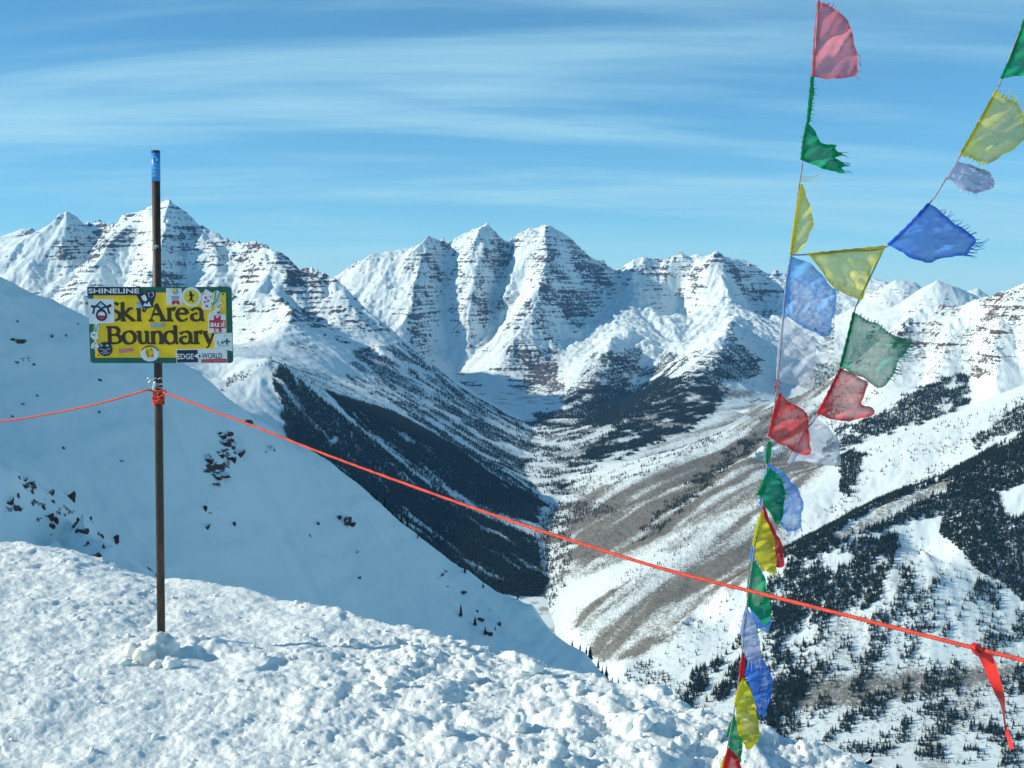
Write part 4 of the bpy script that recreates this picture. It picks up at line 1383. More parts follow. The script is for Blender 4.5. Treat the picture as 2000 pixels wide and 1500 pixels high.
M_GREEN = simple_mat('sign_green', (0.012, 0.115, 0.075), 0.45, 0.4, 0.15, 12)
M_YELLOW = simple_mat('sign_yellow', (0.86, 0.56, 0.010), 0.45, 0.4, 0.10, 10)
M_BROWN = simple_mat('sign_lettering', (0.060, 0.040, 0.016), 0.5, 0.3)
plate('board', rrect(60, 70, 1925, 1062, 42), M_GREEN, sign, -0.004, 0.0)
plate('yellow_face', rrect(128, 145, 1850, 990, 10), M_YELLOW, sign, 0.0002, 0.0006)
for X, Y in ((1815, 165), (168, 962), (1815, 958), (165, 168)):
    plate('bolt', disc(X, Y, 11, n=10), M_BLACK, sign, 0.0006, 0.0030)

L = 0.0011
# line one: S k i A r e a
l1 = [arc(395, 335, 68, 52, 35, 190, 14) + arc(395, 445, 72, 60, 100, -150, 18)[3:],
      [(505, 275), (505, 510)], ([(480, 280), (525, 272)], 0.9), ([(475, 506), (545, 506)], 1), [(600, 350), (515, 432)], [(530, 415), (640, 508)], ([(570, 350), (640, 350)], 1), ([(605, 506), (668, 506)], 1),
      [(715, 350), (715, 510)], ([(682, 356), (735, 348)], 1), ([(682, 506), (750, 506)], 1), ([(715, 275), (715, 312)], 1),
      ([(945, 290), (868, 506)], 0.45), [(940, 292), (1035, 508)], ([(890, 425), (1010, 425)], 1.2), ([(838, 506), (905, 506)], 1), ([(985, 506), (1068, 506)], 1),
      [(1110, 350), (1110, 510)], ([(1075, 356), (1130, 348)], 1), ([(1070, 506), (1160, 506)], 1), arc(1165, 415, 55, 68, 165, 70, 8), ([(1165, 352), (1188, 368)], 1.4),
      arc(1278, 430, 68, 80, 8, 300, 24), ([(1218, 418), (1345, 418)], 1.1), ([(1318, 500), (1345, 478)], 0.8),
      [(1395, 372)] + arc(1465, 395, 62, 47, 150, 0, 12) + [(1528, 510)], ([(1525, 506), (1568, 500)], 1.2), arc(1460, 462, 60, 46, 70, 330, 18), ([(1395, 378), (1405, 362)], 1.2)]
strokes('lettering', l1, M_BROWN, sign, L)
# line two: B o u n d a r y
l2 = [[(325, 592), (325, 808)], ([(285, 594), (400, 594)], 1.1), ([(285, 803), (400, 803)], 1.1), ([(325, 694), (400, 694)], 1.0), arc(385, 643, 58, 50, 90, -90, 12), arc(395, 748, 72, 56, 90, -90, 12),
      arc(580, 728, 76, 80, 0, 360, 30),
      [(715, 652), (715, 745)] + arc(762, 750, 47, 54, 180, 330, 10), ([(672, 654), (735, 650)], 1), [(812, 652), (812, 806)], ([(775, 654), (830, 650)], 1), ([(812, 803), (848, 800)], 1.2),
      [(890, 655), (890, 806)], ([(855, 660), (908, 650)], 1), ([(852, 803), (925, 803)], 1), arc(945, 712, 52, 60, 165, 0, 12) + [(998, 806)], ([(962, 803), (1032, 803)], 1),
      arc(1112, 728, 72, 80, 40, 320, 22), [(1182, 575), (1182, 806)], ([(1150, 584), (1200, 574)], 1), ([(1182, 803), (1220, 800)], 1.1),
      [(1245, 675)] + arc(1315, 698, 62, 47, 150, 0, 12) + [(1378, 806)], ([(1376, 803), (1412, 798)], 1.2), arc(1310, 762, 60, 45, 70, 330, 18), ([(1245, 682), (1255, 666)], 1.2),
      [(1450, 655), (1450, 808)], ([(1415, 660), (1470, 650)], 1), ([(1412, 803), (1495, 803)], 1), arc(1505, 715, 55, 66, 165, 70, 8), ([(1505, 653), (1532, 668)], 1.4),
      [(1560, 656), (1622, 800)], ([(1545, 654), (1602, 654)], 1), ([(1680, 656), (1640, 770), (1610, 845), (1580, 862)], 0.62), ([(1652, 654), (1702, 654)], 1)]
strokes('lettering', l2, M_BROWN, sign, L)

# stickers: each a cut piece on the board with its print on top
M_STK = simple_mat('sticker_white', (0.66, 0.70, 0.72), 0.4, 0.4, 0.05, 30)
M_NAVY = simple_mat('sticker_navy', (0.012, 0.018, 0.06), 0.4, 0.4)
M_RED = simple_mat('sticker_red', (0.45, 0.025, 0.045), 0.45, 0.4)
M_DKGREEN = simple_mat('sticker_green', (0.01, 0.14, 0.06), 0.45, 0.4)
M_LIME = simple_mat('sticker_leaf', (0.10, 0.36, 0.10), 0.45, 0.4)
M_SUNY = simple_mat('sticker_yellow', (0.66, 0.55, 0.03), 0.45, 0.4)
M_GREY = simple_mat('sticker_grey', (0.30, 0.34, 0.36), 0.5, 0.3)
M_PINK = simple_mat('sticker_pink', (0.55, 0.20, 0.22), 0.5, 0.3)
M_ORANGE = simple_mat('sticker_orange', (0.60, 0.16, 0.02), 0.5, 0.3)
M_SKYB = simple_mat('sticker_sky', (0.20, 0.50, 0.70), 0.5, 0.3)
_lvl = [0]
def sticker(name, poly, mat, label=None):
    _lvl[0] += 1
    h = 0.0016 + 0.00035 * _lvl[0]
    o = plate(name, poly, mat, sign, 0.0007, h)
    if label:
        o['label'] = label
    o['top'] = h
    return o, h + 0.0003


def pr(parent, poly, mat, h, name='print'):
    """flat print on a sticker"""
    V = [tuple(sp(x, y, h)) for x, y in poly]
    return link(name, mesh_from(name, V, [tuple(range(len(V)))], mat), parent)


# SHINELINE strip with the dark figure
o, h = sticker('sticker', [(55, 72), (745, 72), (745, 140), (800, 150), (850, 120), (930, 120), (945, 170), (900, 300), (915, 330), (820, 352), (795, 405), (755, 385), (770, 330), (715, 225), (690, 180), (55, 180)], M_NAVY, 'dark strip sticker with white block letters SHINELINE')
text_mesh('print', 'SHINELINE', 68, 152, 62, M_WHITE, o, h, width=660, bold=0.02)
pr(o, [(752, 195), (800, 165), (832, 230), (808, 262), (770, 240)], M_WHITE, h); pr(o, [(840, 150), (905, 135), (925, 175), (890, 210), (850, 195)], M_WHITE, h)
pr(o, disc(880, 172, 30, n=14), M_NAVY, h + .0003); pr(o, [(770, 320), (800, 275), (825, 300), (850, 255), (880, 322)], M_WHITE, h); pr(o, [(778, 345), (798, 340), (790, 385)], M_GREY, h)
# white square with the house-like knot
o, h = sticker('sticker', [(60, 225), (395, 230), (395, 535), (65, 552)], M_STK, 'white square sticker with a dark looped arrow emblem')
strokes('print', [([(120, 420), (140, 340), (225, 262), (310, 340), (335, 420)], 1), ([(140, 320), (200, 330), (280, 395)], 1), ([(310, 325), (260, 335), (175, 395)], 1), (arc(230, 440, 62, 62, 0, 360, 26), 1)], M_NAVY, o, h, 26, 24)
pr(o, arc(230, 440, 48, 48, 180, 360, 14), M_RED, h - .0001)
strokes('print', [([(98, 318), (150, 335)], 1), ([(362, 305), (310, 330)], 1)], M_NAVY, o, h + .0002, 34, 34)
pr(o, [(228, 282), (252, 300), (228, 322), (205, 300)], M_SKYB, h)
# small figure card, round yellow badge
o, h = sticker('sticker', [(1078, 85), (1280, 92), (1275, 312), (1082, 305)], M_STK, 'white square sticker with a small coloured figure')
pr(o, disc(1198, 130, 45, 42, 16), M_GREY, h); pr(o, disc(1185, 112, 30, 24, 12), M_SUNY, h + .0002); pr(o, [(1140, 185), (1250, 185), (1240, 245), (1150, 245)], M_GREY, h)
pr(o, [(1150, 250), (1245, 250), (1252, 300), (1215, 300), (1200, 272), (1185, 300), (1145, 300)], M_RED, h)
o, h = sticker('sticker', disc(1405, 198, 128, 126, 40), M_STK, 'round white sticker with a yellow disc and dark running figure')
pr(o, disc(1402, 200, 96, 94, 32), M_SUNY, h)
strokes('print', [([(1395, 150), (1408, 200), (1395, 235)], 1.3), ([(1372, 185), (1405, 180), (1445, 172)], 0.8), ([(1395, 232), (1370, 255)], 0.8), ([(1400, 230), (1430, 262)], 0.8)], M_BLACK, o, h + .0003, 24, 20)
pr(o, disc(1395, 140, 15, n=10), M_BLACK, h + .0004)
# turnip and ribbon stickers on the upper right
o, h = sticker('sticker', [(1590, 95), (1680, 150), (1650, 370), (1535, 360), (1540, 190)], M_STK, 'white sticker with a red flower pattern')
for X, Y, r in ((1590, 210, 26), (1620, 250, 24), (1575, 265, 22), (1600, 320, 26), (1650, 195, 18), (1570, 160, 14)):
    pr(o, [(X + r * (1 if k % 2 else .45) * math.cos(k * .7854), Y + r * (1 if k % 2 else .45) * math.sin(k * .7854)) for k in range(8)], M_RED, h)
o, h = sticker('sticker', [(1700, 130), (1740, 115), (1795, 150), (1780, 220), (1730, 300), (1700, 330), (1640, 300), (1680, 220)], M_STK, 'white sticker with green leaves')
for q in ([(1712, 125), (1735, 122), (1715, 250), (1690, 280)], [(1765, 140), (1785, 150), (1735, 270), (1705, 290)], [(1650, 285), (1720, 260), (1690, 330)]):
    pr(o, q, M_LIME, h)
o, h = sticker('sticker', [(1770, 255), (1805, 280), (1770, 350), (1775, 415), (1735, 410), (1650, 480), (1620, 470), (1640, 400), (1700, 370)], M_STK, 'white bow shaped sticker')
pr(o, [(1735, 330), (1780, 285), (1790, 300), (1745, 350)], M_PINK, h); pr(o, [(1730, 395), (1772, 385), (1770, 410), (1735, 408)], M_NAVY, h); pr(o, [(1640, 440), (1685, 420), (1660, 465)], M_PINK, h)
# red cross with white letters
o, h = sticker('sticker', [(1620, 430), (1840, 425), (1845, 668), (1615, 668)], M_STK, 'white sticker with a red cross and white letters')
pr(o, [(1690, 440), (1780, 440), (1780, 500), (1840, 500), (1840, 605), (1785, 605), (1785, 662), (1690, 662), (1690, 605), (1630, 605), (1630, 500), (1690, 500)], M_RED, h)
text_mesh('print', 'su', 1640, 585, 74, M_WHITE, o, h + .0003, width=118, bold=0.03)
text_mesh('print', 'k', 1768, 585, 74, M_WHITE, o, h + .0003, width=58, bold=0.03, mirror=True)
text_mesh('print', 'it', 1708, 655, 52, M_WHITE, o, h + .0003, width=50, bold=0.03)
text_mesh('print', '*', 1715, 500, 60, M_WHITE, o, h + .0003, width=44, bold=0.02)
# green plus card
o, h = sticker('sticker', [(1690, 680), (1920, 665), (1922, 905), (1690, 860)], M_STK, 'white sticker with a green plus sign')
text_mesh('print', 'L4', 1728, 815, 46, M_DKGREEN, o, h, width=84, bold=0.015)
pr(o, [(1840, 740), (1865, 740), (1865, 768), (1897, 768), (1897, 790), (1865, 790), (1865, 820), (1840, 820), (1840, 790), (1812, 790), (1812, 768), (1840, 768)], M_DKGREEN, h)
pr(o, [(1725, 832), (1885, 832), (1885, 840), (1725, 840)], M_GREY, h); pr(o, disc(1828, 705, 9, n=8), M_PINK, h)
# edge / world strip
o, h = sticker('sticker', [(1190, 880), (1805, 872), (1850, 905), (1852, 1058), (1190, 1062)], M_STK, 'black and white strip sticker reading EDGE WORLD')
pr(o, [(1198, 892), (1470, 888), (1470, 935), (1415, 968), (1470, 1000), (1470, 1050), (1198, 1055)], M_NAVY, h)
text_mesh('print', 'EDGE', 1202, 1008, 72, M_WHITE, o, h + .0003, width=212, bold=0.015)
pr(o, [(1425, 968), (1475, 940), (1475, 998)], M_WHITE, h + .0004); pr(o, [(1485, 945), (1515, 970), (1485, 995)], M_NAVY, h + .0002)
text_mesh('print', 'WORLD', 1525, 1000, 74, M_NAVY, o, h + .0002, width=262, bold=0.012)
pr(o, [(1515, 1012), (1845, 1005), (1845, 1052), (1515, 1056)], M_RED, h + .0002)
pr(o, [(1535, 1030), (1640, 1028), (1640, 1040), (1535, 1042)], M_PINK, h + .0005); pr(o, [(1660, 1028), (1820, 1024), (1820, 1036), (1660, 1040)], M_PINK, h + .0005)
# round ones along the bottom, the torn red strip and the grey tag
o, h = sticker('sticker', disc(262, 880, 93, 92, 32), M_NAVY, 'round dark sticker at the lower left corner')
pr(o, disc(215, 830, 22, 18, 10), M_GREY, h); pr(o, disc(295, 832, 20, 18, 10), M_GREY, h)
strokes('print', [([(190, 875), (262, 892), (335, 872)], 1), ([(205, 930), (262, 905), (320, 930)], 1), ([(235, 950), (262, 925), (290, 950)], 1)], M_GREY, o, h, 12, 14)
o, h = sticker('sticker', [(440, 888), (615, 862), (628, 905), (450, 935)], M_PINK, 'small torn red strip sticker')
o, h = sticker('sticker', arc(845, 935, 122, 105, 0, 360, 32)[:-1], M_STK, 'round sticker with red and yellow patches at the bottom edge')
pr(o, [(790, 850), (870, 842), (905, 920), (880, 990), (810, 985), (785, 920)], M_SUNY, h)
for q in ([(800, 905), (830, 880), (835, 990), (812, 985)], [(850, 875), (885, 868), (870, 910)], [(845, 965), (900, 940), (890, 985)]):
    pr(o, q, M_ORANGE, h + .0003)
strokes('print', [(arc(845, 935, 112, 98, 20, 160, 16), 1)], M_BLACK, o, h + .0002, 12, 16)
for q in ([(735, 880), (785, 890), (780, 960), (730, 950)], [(905, 905), (955, 915), (945, 985), (900, 990)]):
    pr(o, q, M_WHITE, h + .0002)
o, h = sticker('sticker', [(862, 545), (1040, 540), (1042, 588), (866, 594)], M_GREY, 'small worn silver tag between the two lines of lettering')
pr(o, [(880, 560), (1000, 556), (1000, 572), (882, 578)], M_SKYB, h)
o, h = sticker('sticker', [(685, 285), (745, 280), (750, 340), (700, 345)], M_SKYB, 'small pale blue sticker')
# turnip on the left edge
o, h = sticker('sticker', [(128, 560), (190, 540), (200, 600), (175, 660), (180, 740), (130, 760), (85, 720), (85, 670), (130, 640)], M_STK, 'white turnip shaped sticker with green leaves')
for q in ([(130, 560), (145, 556), (158, 650), (140, 660)], [(175, 550), (190, 548), (172, 650), (160, 655)], [(90, 672), (160, 690), (120, 710)]):
    pr(o, q, M_LIME, h)
o, h = sticker('sticker', [(150, 760), (165, 800), (190, 850), (150, 885), (80, 860), (95, 810)], M_STK, 'torn white sticker with pink print')
pr(o, [(130, 790), (158, 800), (120, 830)], M_PINK, h); pr(o, [(95, 840), (150, 850), (130, 872)], M_PINK, h)

# ---- orange rope, tied round the pole
M_ROPE = simple_mat('orange_rope', (0.64, 0.060, 0.030), 0.65, 0.3, 0.22, 60)
def rope_depth(px):
    t = (px - 310) / (2000 - 310)
    return 1 / (1 / 4.78 + (1 / 2.0 - 1 / 4.78) * t)


knot = on_pole(768)
right = [P(x, y, rope_depth(x)) for x, y in ((322, 768), (360, 781), (420, 804), (500, 834), (640, 889), (820, 955), (1000, 1018), (1180, 1076), (1320, 1118), (1500, 1163), (1700, 1214), (1900, 1265), (2000, 1290), (2200, 1342), (2500, 1425))]
left = [P(x, y, d) for x, y, d in ((300, 764, 4.77), (286, 762, 4.76), (262, 769, 4.8), (210, 784, 4.9), (140, 800, 5.05), (60, 815, 5.2), (0, 822, 5.3), (-150, 826, 5.6), (-500, 800, 6.2))]
rope = tag(empty('boundary_rope', knot), 'thin orange rope tied to the pole and running across the view to the right', 'rope')
for nm, pts in (('rope_run', right), ('rope_run', left)):
    V, F = tube([p - knot for p in smooth_path(pts, 60)], 0.0048, 9, 3, 260, 0.34)
    link(nm, mesh_from(nm, V, F, M_ROPE, smooth=True), rope)
pts = []
for i in range(97):                                   # turns round the pole
    a = 2 * math.pi * i / 24 + 2.4
    pts.append(on_pole(763 + 13 * i / 96 + 4 * math.sin(i * 0.9)) - knot + Vector((0.0222 * math.cos(a), 0.0222 * math.sin(a), 0)))
V, F = tube(pts, 0.0046, 8, 3, 230, 0.25)
link('rope_wrap', mesh_from('rope_wrap', V, F, M_ROPE, smooth=True), rope)
kp = [P(x, y, PD - d) - knot for x, y, d in ((318, 770, .03), (310, 763, .036), (300, 768, .036), (306, 776, .04), (318, 772, .045), (324, 766, .038), (316, 762, .034), (308, 770, .042), (312, 778, .04), (306, 784, .036), (302, 788, .034))]
V, F = tube(smooth_path(kp, 8), 0.0046, 8, 3, 230, 0.25)
link('rope_knot', mesh_from('rope_knot', V, F, M_ROPE, smooth=True), rope)

# red ribbon tied on the rope
M_TAPE = simple_mat('red_flagging_tape', (0.72, 0.030, 0.022), 0.35, 0.4, 0.10, 25)
kn = P(1908, 1267, rope_depth(1908))
rib = tag(empty('ribbon_marker', kn), 'bright red ribbon tied to the orange rope at the right edge', 'ribbon')
sides = [((1905, 1268), (1925, 1266)), ((1911, 1282), (1935, 1276)), ((1922, 1305), (1945, 1296)), ((1932, 1330), (1953, 1325)), ((1943, 1355), (1960, 1350)), ((1952, 1372), (1963, 1368)), ((1957, 1390), (1963, 1388)), ((1961, 1412), (1964, 1410)), ((1963, 1430), (1970, 1428)), ((1968, 1448), (1977, 1446)), ((1972, 1466), (1981, 1463))]
def strip(sd_, d0, wob, name, mat, parent, org, sub=5):
    A = smooth_path([P(a[0], a[1], d0 + wob(i / (len(sd_) - 1), 0)) for i, (a, b) in enumerate(sd_)], sub)
    B = smooth_path([P(b[0], b[1], d0 + wob(i / (len(sd_) - 1), 1)) for i, (a, b) in enumerate(sd_)], sub)
    V, F = [], []
    for a, b in zip(A, B):
        m_ = (a + b) / 2 + Vector((0, 0.004, 0))
        V += [tuple(a - org), tuple(m_ - org), tuple(b - org)]
    for i in range(len(A) - 1):
        F += [(3 * i, 3 * i + 1, 3 * i + 4, 3 * i + 3), (3 * i + 1, 3 * i + 2, 3 * i + 5, 3 * i + 4)]
    return link(name, mesh_from(name, V, F, mat, smooth=True), parent)


rd0 = rope_depth(1908)
strip(sides, rd0 - 0.008, lambda t, s_: 0.012 * math.sin(9 * t + 2.2 * s_), 'ribbon_tail', M_TAPE, rib, kn)
kp = [P(x, y, rd0 + d) - kn for x, y, d in ((1898, 1262, -.006), (1905, 1260, .010), (1914, 1268, .009), (1912, 1278, -.008), (1902, 1268, -.013), (1908, 1261, -.010), (1918, 1270, -.010))]
V, F = tube(smooth_path(kp, 6), 0.0048, 7)
link('ribbon_knot', mesh_from('ribbon_knot', V, F, M_TAPE, smooth=True), rib)

# ---- prayer flags
def mat_gauze(name, color, solid):
    """thin open-weave cotton: part of the light goes straight through between the threads"""
    m, t, out = lap(name)
    pos = t.new('ShaderNodeTexCoord').outputs['Object']
    n = t.noise(pos, 7, 2, 0.5)
    warp = t.noise(t.mapping(pos, scale=(9, 1, 260)), 1.0, 3, 0.6)
    weft = t.noise(t.mapping(pos, scale=(260, 1, 9)), 1.0, 3, 0.6)
    weave = t.math('MULTIPLY', t.math('ADD', warp, weft), 0.5)
    open_ = min(1.0, 2.6 * (1.04 - solid))
    a = t.math('ADD', solid, t.math('ADD', t.math('MULTIPLY', t.math('SUBTRACT', n, 0.5), 0.32 * open_), t.math('MULTIPLY', t.math('SUBTRACT', weave, 0.5), 0.8 * open_)))
    a = t.math('ADD', a, t.math('MULTIPLY', t.attr('hem'), 0.20))
    a = t.math('MINIMUM', t.math('MAXIMUM', a, 0.12), 1.0)
    col = t.mix(t.ramp(n, 0.3, 0.7), tuple(c * 0.78 for c in color), tuple(min(1, c * 1.15) for c in color))
    dif = t.new('ShaderNodeBsdfDiffuse'); t.put(dif.inputs[0], col)
    trl = t.new('ShaderNodeBsdfTranslucent'); t.put(trl.inputs[0], col)
    mx = t.new('ShaderNodeMixShader'); mx.inputs[0].default_value = 0.70
    t.put(mx.inputs[1], dif.outputs[0]); t.put(mx.inputs[2], trl.outputs[0])
    tr = t.new('ShaderNodeBsdfTransparent')
    m2 = t.new('ShaderNodeMixShader')
    t.put(m2.inputs[0], a); t.put(m2.inputs[1], tr.outputs[0]); t.put(m2.inputs[2], mx.outputs[0])
    t.put(out.inputs[0], m2.outputs[0])
    return m


FC = {'red': ((0.64, 0.06, 0.07), 0.76), 'pink': ((0.72, 0.20, 0.24), 0.80), 'green': ((0.05, 0.34, 0.20), 0.72), 'deep green': ((0.02, 0.36, 0.16), 0.90), 'yellow': ((0.74, 0.66, 0.05), 0.70), 'pale blue': ((0.15, 0.42, 0.85), 0.72),
      'blue': ((0.08, 0.25, 0.75), 0.80), 'white': ((0.66, 0.68, 0.76), 0.60), 'bright red': ((0.70, 0.05, 0.06), 0.88), 'solid yellow': ((0.74, 0.66, 0.05), 0.88), 'lilac': ((0.56, 0.60, 0.78), 0.84)}
FM = {k: mat_gauze('gauze_' + k.replace(' ', '_'), c, a) for k, (c, a) in FC.items()}
M_STRING = simple_mat('grey_string', (0.28, 0.25, 0.26), 0.8, 0.2, 0.3, 60)
FD = 2.72                                   # metres to the strings


def flag(poly, colour, label, depth=0.0, hoist=2, billow=0.03, fold=9.0, fray=None, seed=0, round_=True):
    """cloth piece: outline in photo pixels; the first `hoist` points lie on the string"""
    rd = random.Random(seed + len(poly) * 7)
    pts = [Vector((x, y)) for x, y in poly]
    if round_:
        # soften the free corners
        dense = []
        n = len(pts)
        for i in range(n):
            a, b = pts[i], pts[(i + 1) % n]
            k = max(2, int((b - a).length / 7))
            if i == hoist - 1:
                lock = len(dense)
            for j in range(k):
                q = a.lerp(b, j / k)
                if i >= hoist - 1 and 0 < j < k:
                    nrm = Vector((-(b - a).y, (b - a).x)).normalized()
                    q = q + nrm * (rd.random() - 0.5) * 1.0
                dense.append(q)
        pts = dense
        for _ in range(2):                       # let the free edge run in curves
            m_ = len(pts)
            pts = [pts[i] if i <= lock else (pts[i - 1] + pts[i] * 2 + pts[(i + 1) % m_]) / 4 for i in range(m_)]
        for i in range(lock + 1, len(pts)):
            a, b = pts[i - 1], pts[(i + 1) % len(pts)]
            nrm = Vector((-(b - a).y, (b - a).x)).normalized()
            w_ = min(1, (i - lock) / 4, (len(pts) - i) / 4)
            pts[i] = pts[i] + nrm * w_ * (1.5 * math.sin(i * 0.55 + seed) + 1.0 * math.sin(i * 1.3 + 2 * seed) + rd.uniform(-.8, .8))
    n = len(pts)
    x0, x1 = min(p.x for p in pts), max(p.x for p in pts)
    y0, y1 = min(p.y for p in pts), max(p.y for p in pts)
    poly_np = [(p.x, p.y) for p in pts]
    inner = []
    st = 6.0
    yy = y0 + st / 2
    while yy < y1:
        xx = x0 + st / 2
        while xx < x1:
            inner.append((xx + (rd.random() - .5) * 2, yy + (rd.random() - .5) * 2))
            xx += st
        yy += st
    ip = np.array(inner) if inner else np.zeros((0, 2))
    if len(ip):
        keep_ = inside(ip[:, 0], ip[:, 1], poly_np)
        ip = ip[keep_]
        if len(ip):
            pa = np.array(poly_np)
            dm = np.sqrt(((ip[:, None] - pa[None]) ** 2).sum(-1)).min(1)
            ip = ip[dm > 3.0]
    allp = [Vector(p) for p in poly_np] + [Vector((a, b)) for a, b in ip]
    ov, oe, of, _, _, _ = delaunay_2d_cdt(allp, [], [list(range(n))], 1, 1e-4)
    pa = np.array(poly_np + [poly_np[0]])
    org = P(poly[0][0], poly[0][1], FD + depth)
    h0 = Vector(poly[0]); h1 = Vector(poly[min(hoist, len(poly)) - 1])
    V, hem = [], []
    hx = (h1 - h0)
    hl = hx.length or 1
    for q in ov:
        # distance to the outline and to the hoist
        A, B = pa[:-1], pa[1:]
        ab = B - A
        t_ = np.clip(((np.array((q.x, q.y)) - A) * ab).sum(1) / np.maximum((ab * ab).sum(1), 1e-6), 0, 1)
        de = np.sqrt(((A + ab * t_[:, None] - np.array((q.x, q.y))) ** 2).sum(1)).min()
        dh = abs((q.x - h0.x) * hx.y - (q.y - h0.y) * hx.x) / hl
        al = ((q.x - h0.x) * hx.x + (q.y - h0.y) * hx.y) / (hl * hl)
        w = min(1, dh / 45)
        dz = 1.25 * billow * w * (math.sin(fold * al + 0.03 * dh + seed) + 0.5 * math.sin(0.07 * dh + 5 * al + seed * 2)) + 0.010 * w * math.sin(0.22 * dh + 13 * al + seed) + 0.006 * w * math.sin(31 * al + 0.05 * dh + 3 * seed)
        V.append(tuple(P(q.x, q.y, FD + depth + dz) - org))
        hem.append(1.0 if de < 3.2 else max(0.0, 1 - (de - 3.2) / 5))
    e = tag(empty('prayer_flag', org), label, 'flag', 'prayer flags on the strings')
    me = mesh_from('cloth', V, [tuple(f) for f in of], FM[colour], smooth=True)
    me.attributes.new('hem', 'FLOAT', 'POINT').data.foreach_set('value', np.array(hem, np.float32))
    link('cloth', me, e)
    # stitched band along the hoist
    if hoist >= 2:
        hp = [P(poly[i][0], poly[i][1], FD + depth - 0.002) - org for i in range(hoist)]
        if hoist == 2:
            hp = [hp[0], hp[0].lerp(hp[1], 0.5) + Vector((-0.002, 0, 0)), hp[1]]
        V2, F2 = tube(smooth_path(hp, 8), lambda t: 0.0036 + 0.001 * math.sin(40 * t), 6)
        link('hem_cord', mesh_from('hem_cord', V2, F2, FM['deep green' if colour == 'green' else colour], smooth=True), e)
    # torn threads
    for (ax, ay), (bx_, by_), (dx, dy), cnt, ln in (fray or ()):
        V3, F3 = [], []
        for k in range(cnt):
            t_ = (k + rd.random()) / cnt
            x, y = ax + (bx_ - ax) * t_, ay + (by_ - ay) * t_
            if math.hypot(bx_ - ax, by_ - ay) > 18:
                nr = min(poly_np, key=lambda q: (q[0] - x) ** 2 + (q[1] - y) ** 2)
                if math.hypot(nr[0] - x, nr[1] - y) < 25:
                    x, y = nr[0] + rd.uniform(-2, 2), nr[1] + rd.uniform(-2, 2)
            l = ln * (0.4 + 0.9 * rd.random())
            cu_ = rd.uniform(-.5, .5)
            c = [P(x - dx * 5, y - dy * 5, FD + depth), P(x + dx * l * .35, y + dy * l * .35, FD + depth), P(x + dx * l * .75 - dy * cu_ * l * .4, y + dy * l * .75 + dx * cu_ * l * .4, FD + depth + rd.uniform(-.006, .006)), P(x + dx * l - dy * cu_ * l, y + dy * l + dx * cu_ * l, FD + depth + rd.uniform(-.01, .01))]
            v, f = tube([p - org for p in smooth_path(c, 4)], lambda t: 0.0011 * (1 - 0.6 * t), 3, cap=False)
            b = len(V3)
            V3 += v
            F3 += [tuple(q + b for q in ff) for ff in f]
        fr = link('frayed_threads', mesh_from('frayed_threads', V3, F3, simple_thread(colour)), e)
    return e


_thr = {}
def simple_thread(colour):
    if colour not in _thr:
        _thr[colour] = simple_mat('thread_' + colour.replace(' ', '_'), FC[colour][0], 0.8, 0.2)
    return _thr[colour]


def string(path, label, depth=0.0, r=0.0021):
    pts = [P(x, y, FD + depth + (d or 0)) for x, y, d in path]
    o = pts[0]
    e_pts = [p - o for p in smooth_path(pts, 10)]
    V, F = tube(e_pts, r, 6, 2, 400, 0.3)
    ob = link('flag_string', mesh_from('flag_string', V, F, M_STRING, smooth=True), None, o)
    return tag(ob, label, 'string')


string([(1640, -420, .3), (1615, -120, .1), (1599, 0, 0), (1589, 150, 0), (1578, 240, 0), (1567, 320, 0), (1556, 400, 0), (1545, 497, 0), (1535, 560, 0), (1528, 640, 0), (1519, 745, 0), (1512, 800, 0), (1503, 870, 0), (1496, 930, 0), (1487, 1000, 0), (1474, 1070, 0), (1465, 1130, 0), (1458, 1190, 0), (1451, 1260, 0), (1443, 1330, 0), (1432, 1400, 0), (1421, 1460, 0), (1408, 1530, 0), (1380, 1660, 0), (1365, 1800, .05)],
       'thin grey string of the long vertical line of prayer flags')
string([(2150, -160, .1), (2060, -40, .05), (2000, 45, 0), (1957, 152, 0), (1946, 178, 0), (1875, 305, 0), (1850, 345, 0), (1815, 398, 0), (1735, 480, 0), (1650, 490, 0), (1578, 497, 0), (1546, 498, 0)],
       'thin pale string of the slanting line of flags from the upper right corner')
string([(1728, 482, .004), (1705, 530, .004), (1676, 590, .01), (1668, 612, .02), (1642, 716, .02), (1598, 808, .035), (1570, 846, .055), (1545, 893, .062), (1538, 908, .062)],
       'thin string joining the yellow, green and dark red flags beside the vertical line')

flag([(1599, 3), (1588, 150), (1620, 154), (1673, 152), (1674, 100), (1660, 48), (1640, 22), (1618, 8)], 'pink', 'large rosy red flag at the top of the vertical string', hoist=2, seed=1, fray=[((1672, 100), (1674, 150), (.8, .6), 5, 14), ((1610, 2), (1640, 18), (.5, -.6), 8, 8)])
flag([(1586, 150), (1580, 215), (1578, 240), (1584, 236), (1588, 200), (1590, 165)], 'deep green', 'twisted green rag wound along the string under the rosy flag', hoist=3, billow=.01, seed=2, fray=[((1588, 160), (1585, 235), (.8, .3), 16, 7)])
flag([(1577, 240), (1566, 312), (1600, 330), (1655, 338), (1640, 326), (1662, 324), (1625, 310), (1652, 300), (1625, 288), (1640, 282), (1610, 285), (1600, 270), (1588, 248)], 'deep green', 'tattered green flag with three ragged tails', hoist=2, seed=3, fray=[((1655, 336), (1650, 298), (1, .1), 10, 12), ((1578, 245), (1568, 275), (-.8, .2), 14, 8)])
flag([(1566, 360), (1545, 497), (1562, 494), (1578, 470), (1589, 432), (1582, 398), (1572, 370)], 'yellow', 'narrow yellow flag curled against the vertical string', hoist=2, billow=.02, seed=4, fray=[((1566, 340), (1568, 355), (1, .15), 3, 34), ((1548, 430), (1545, 490), (-.8, .2), 16, 5)])
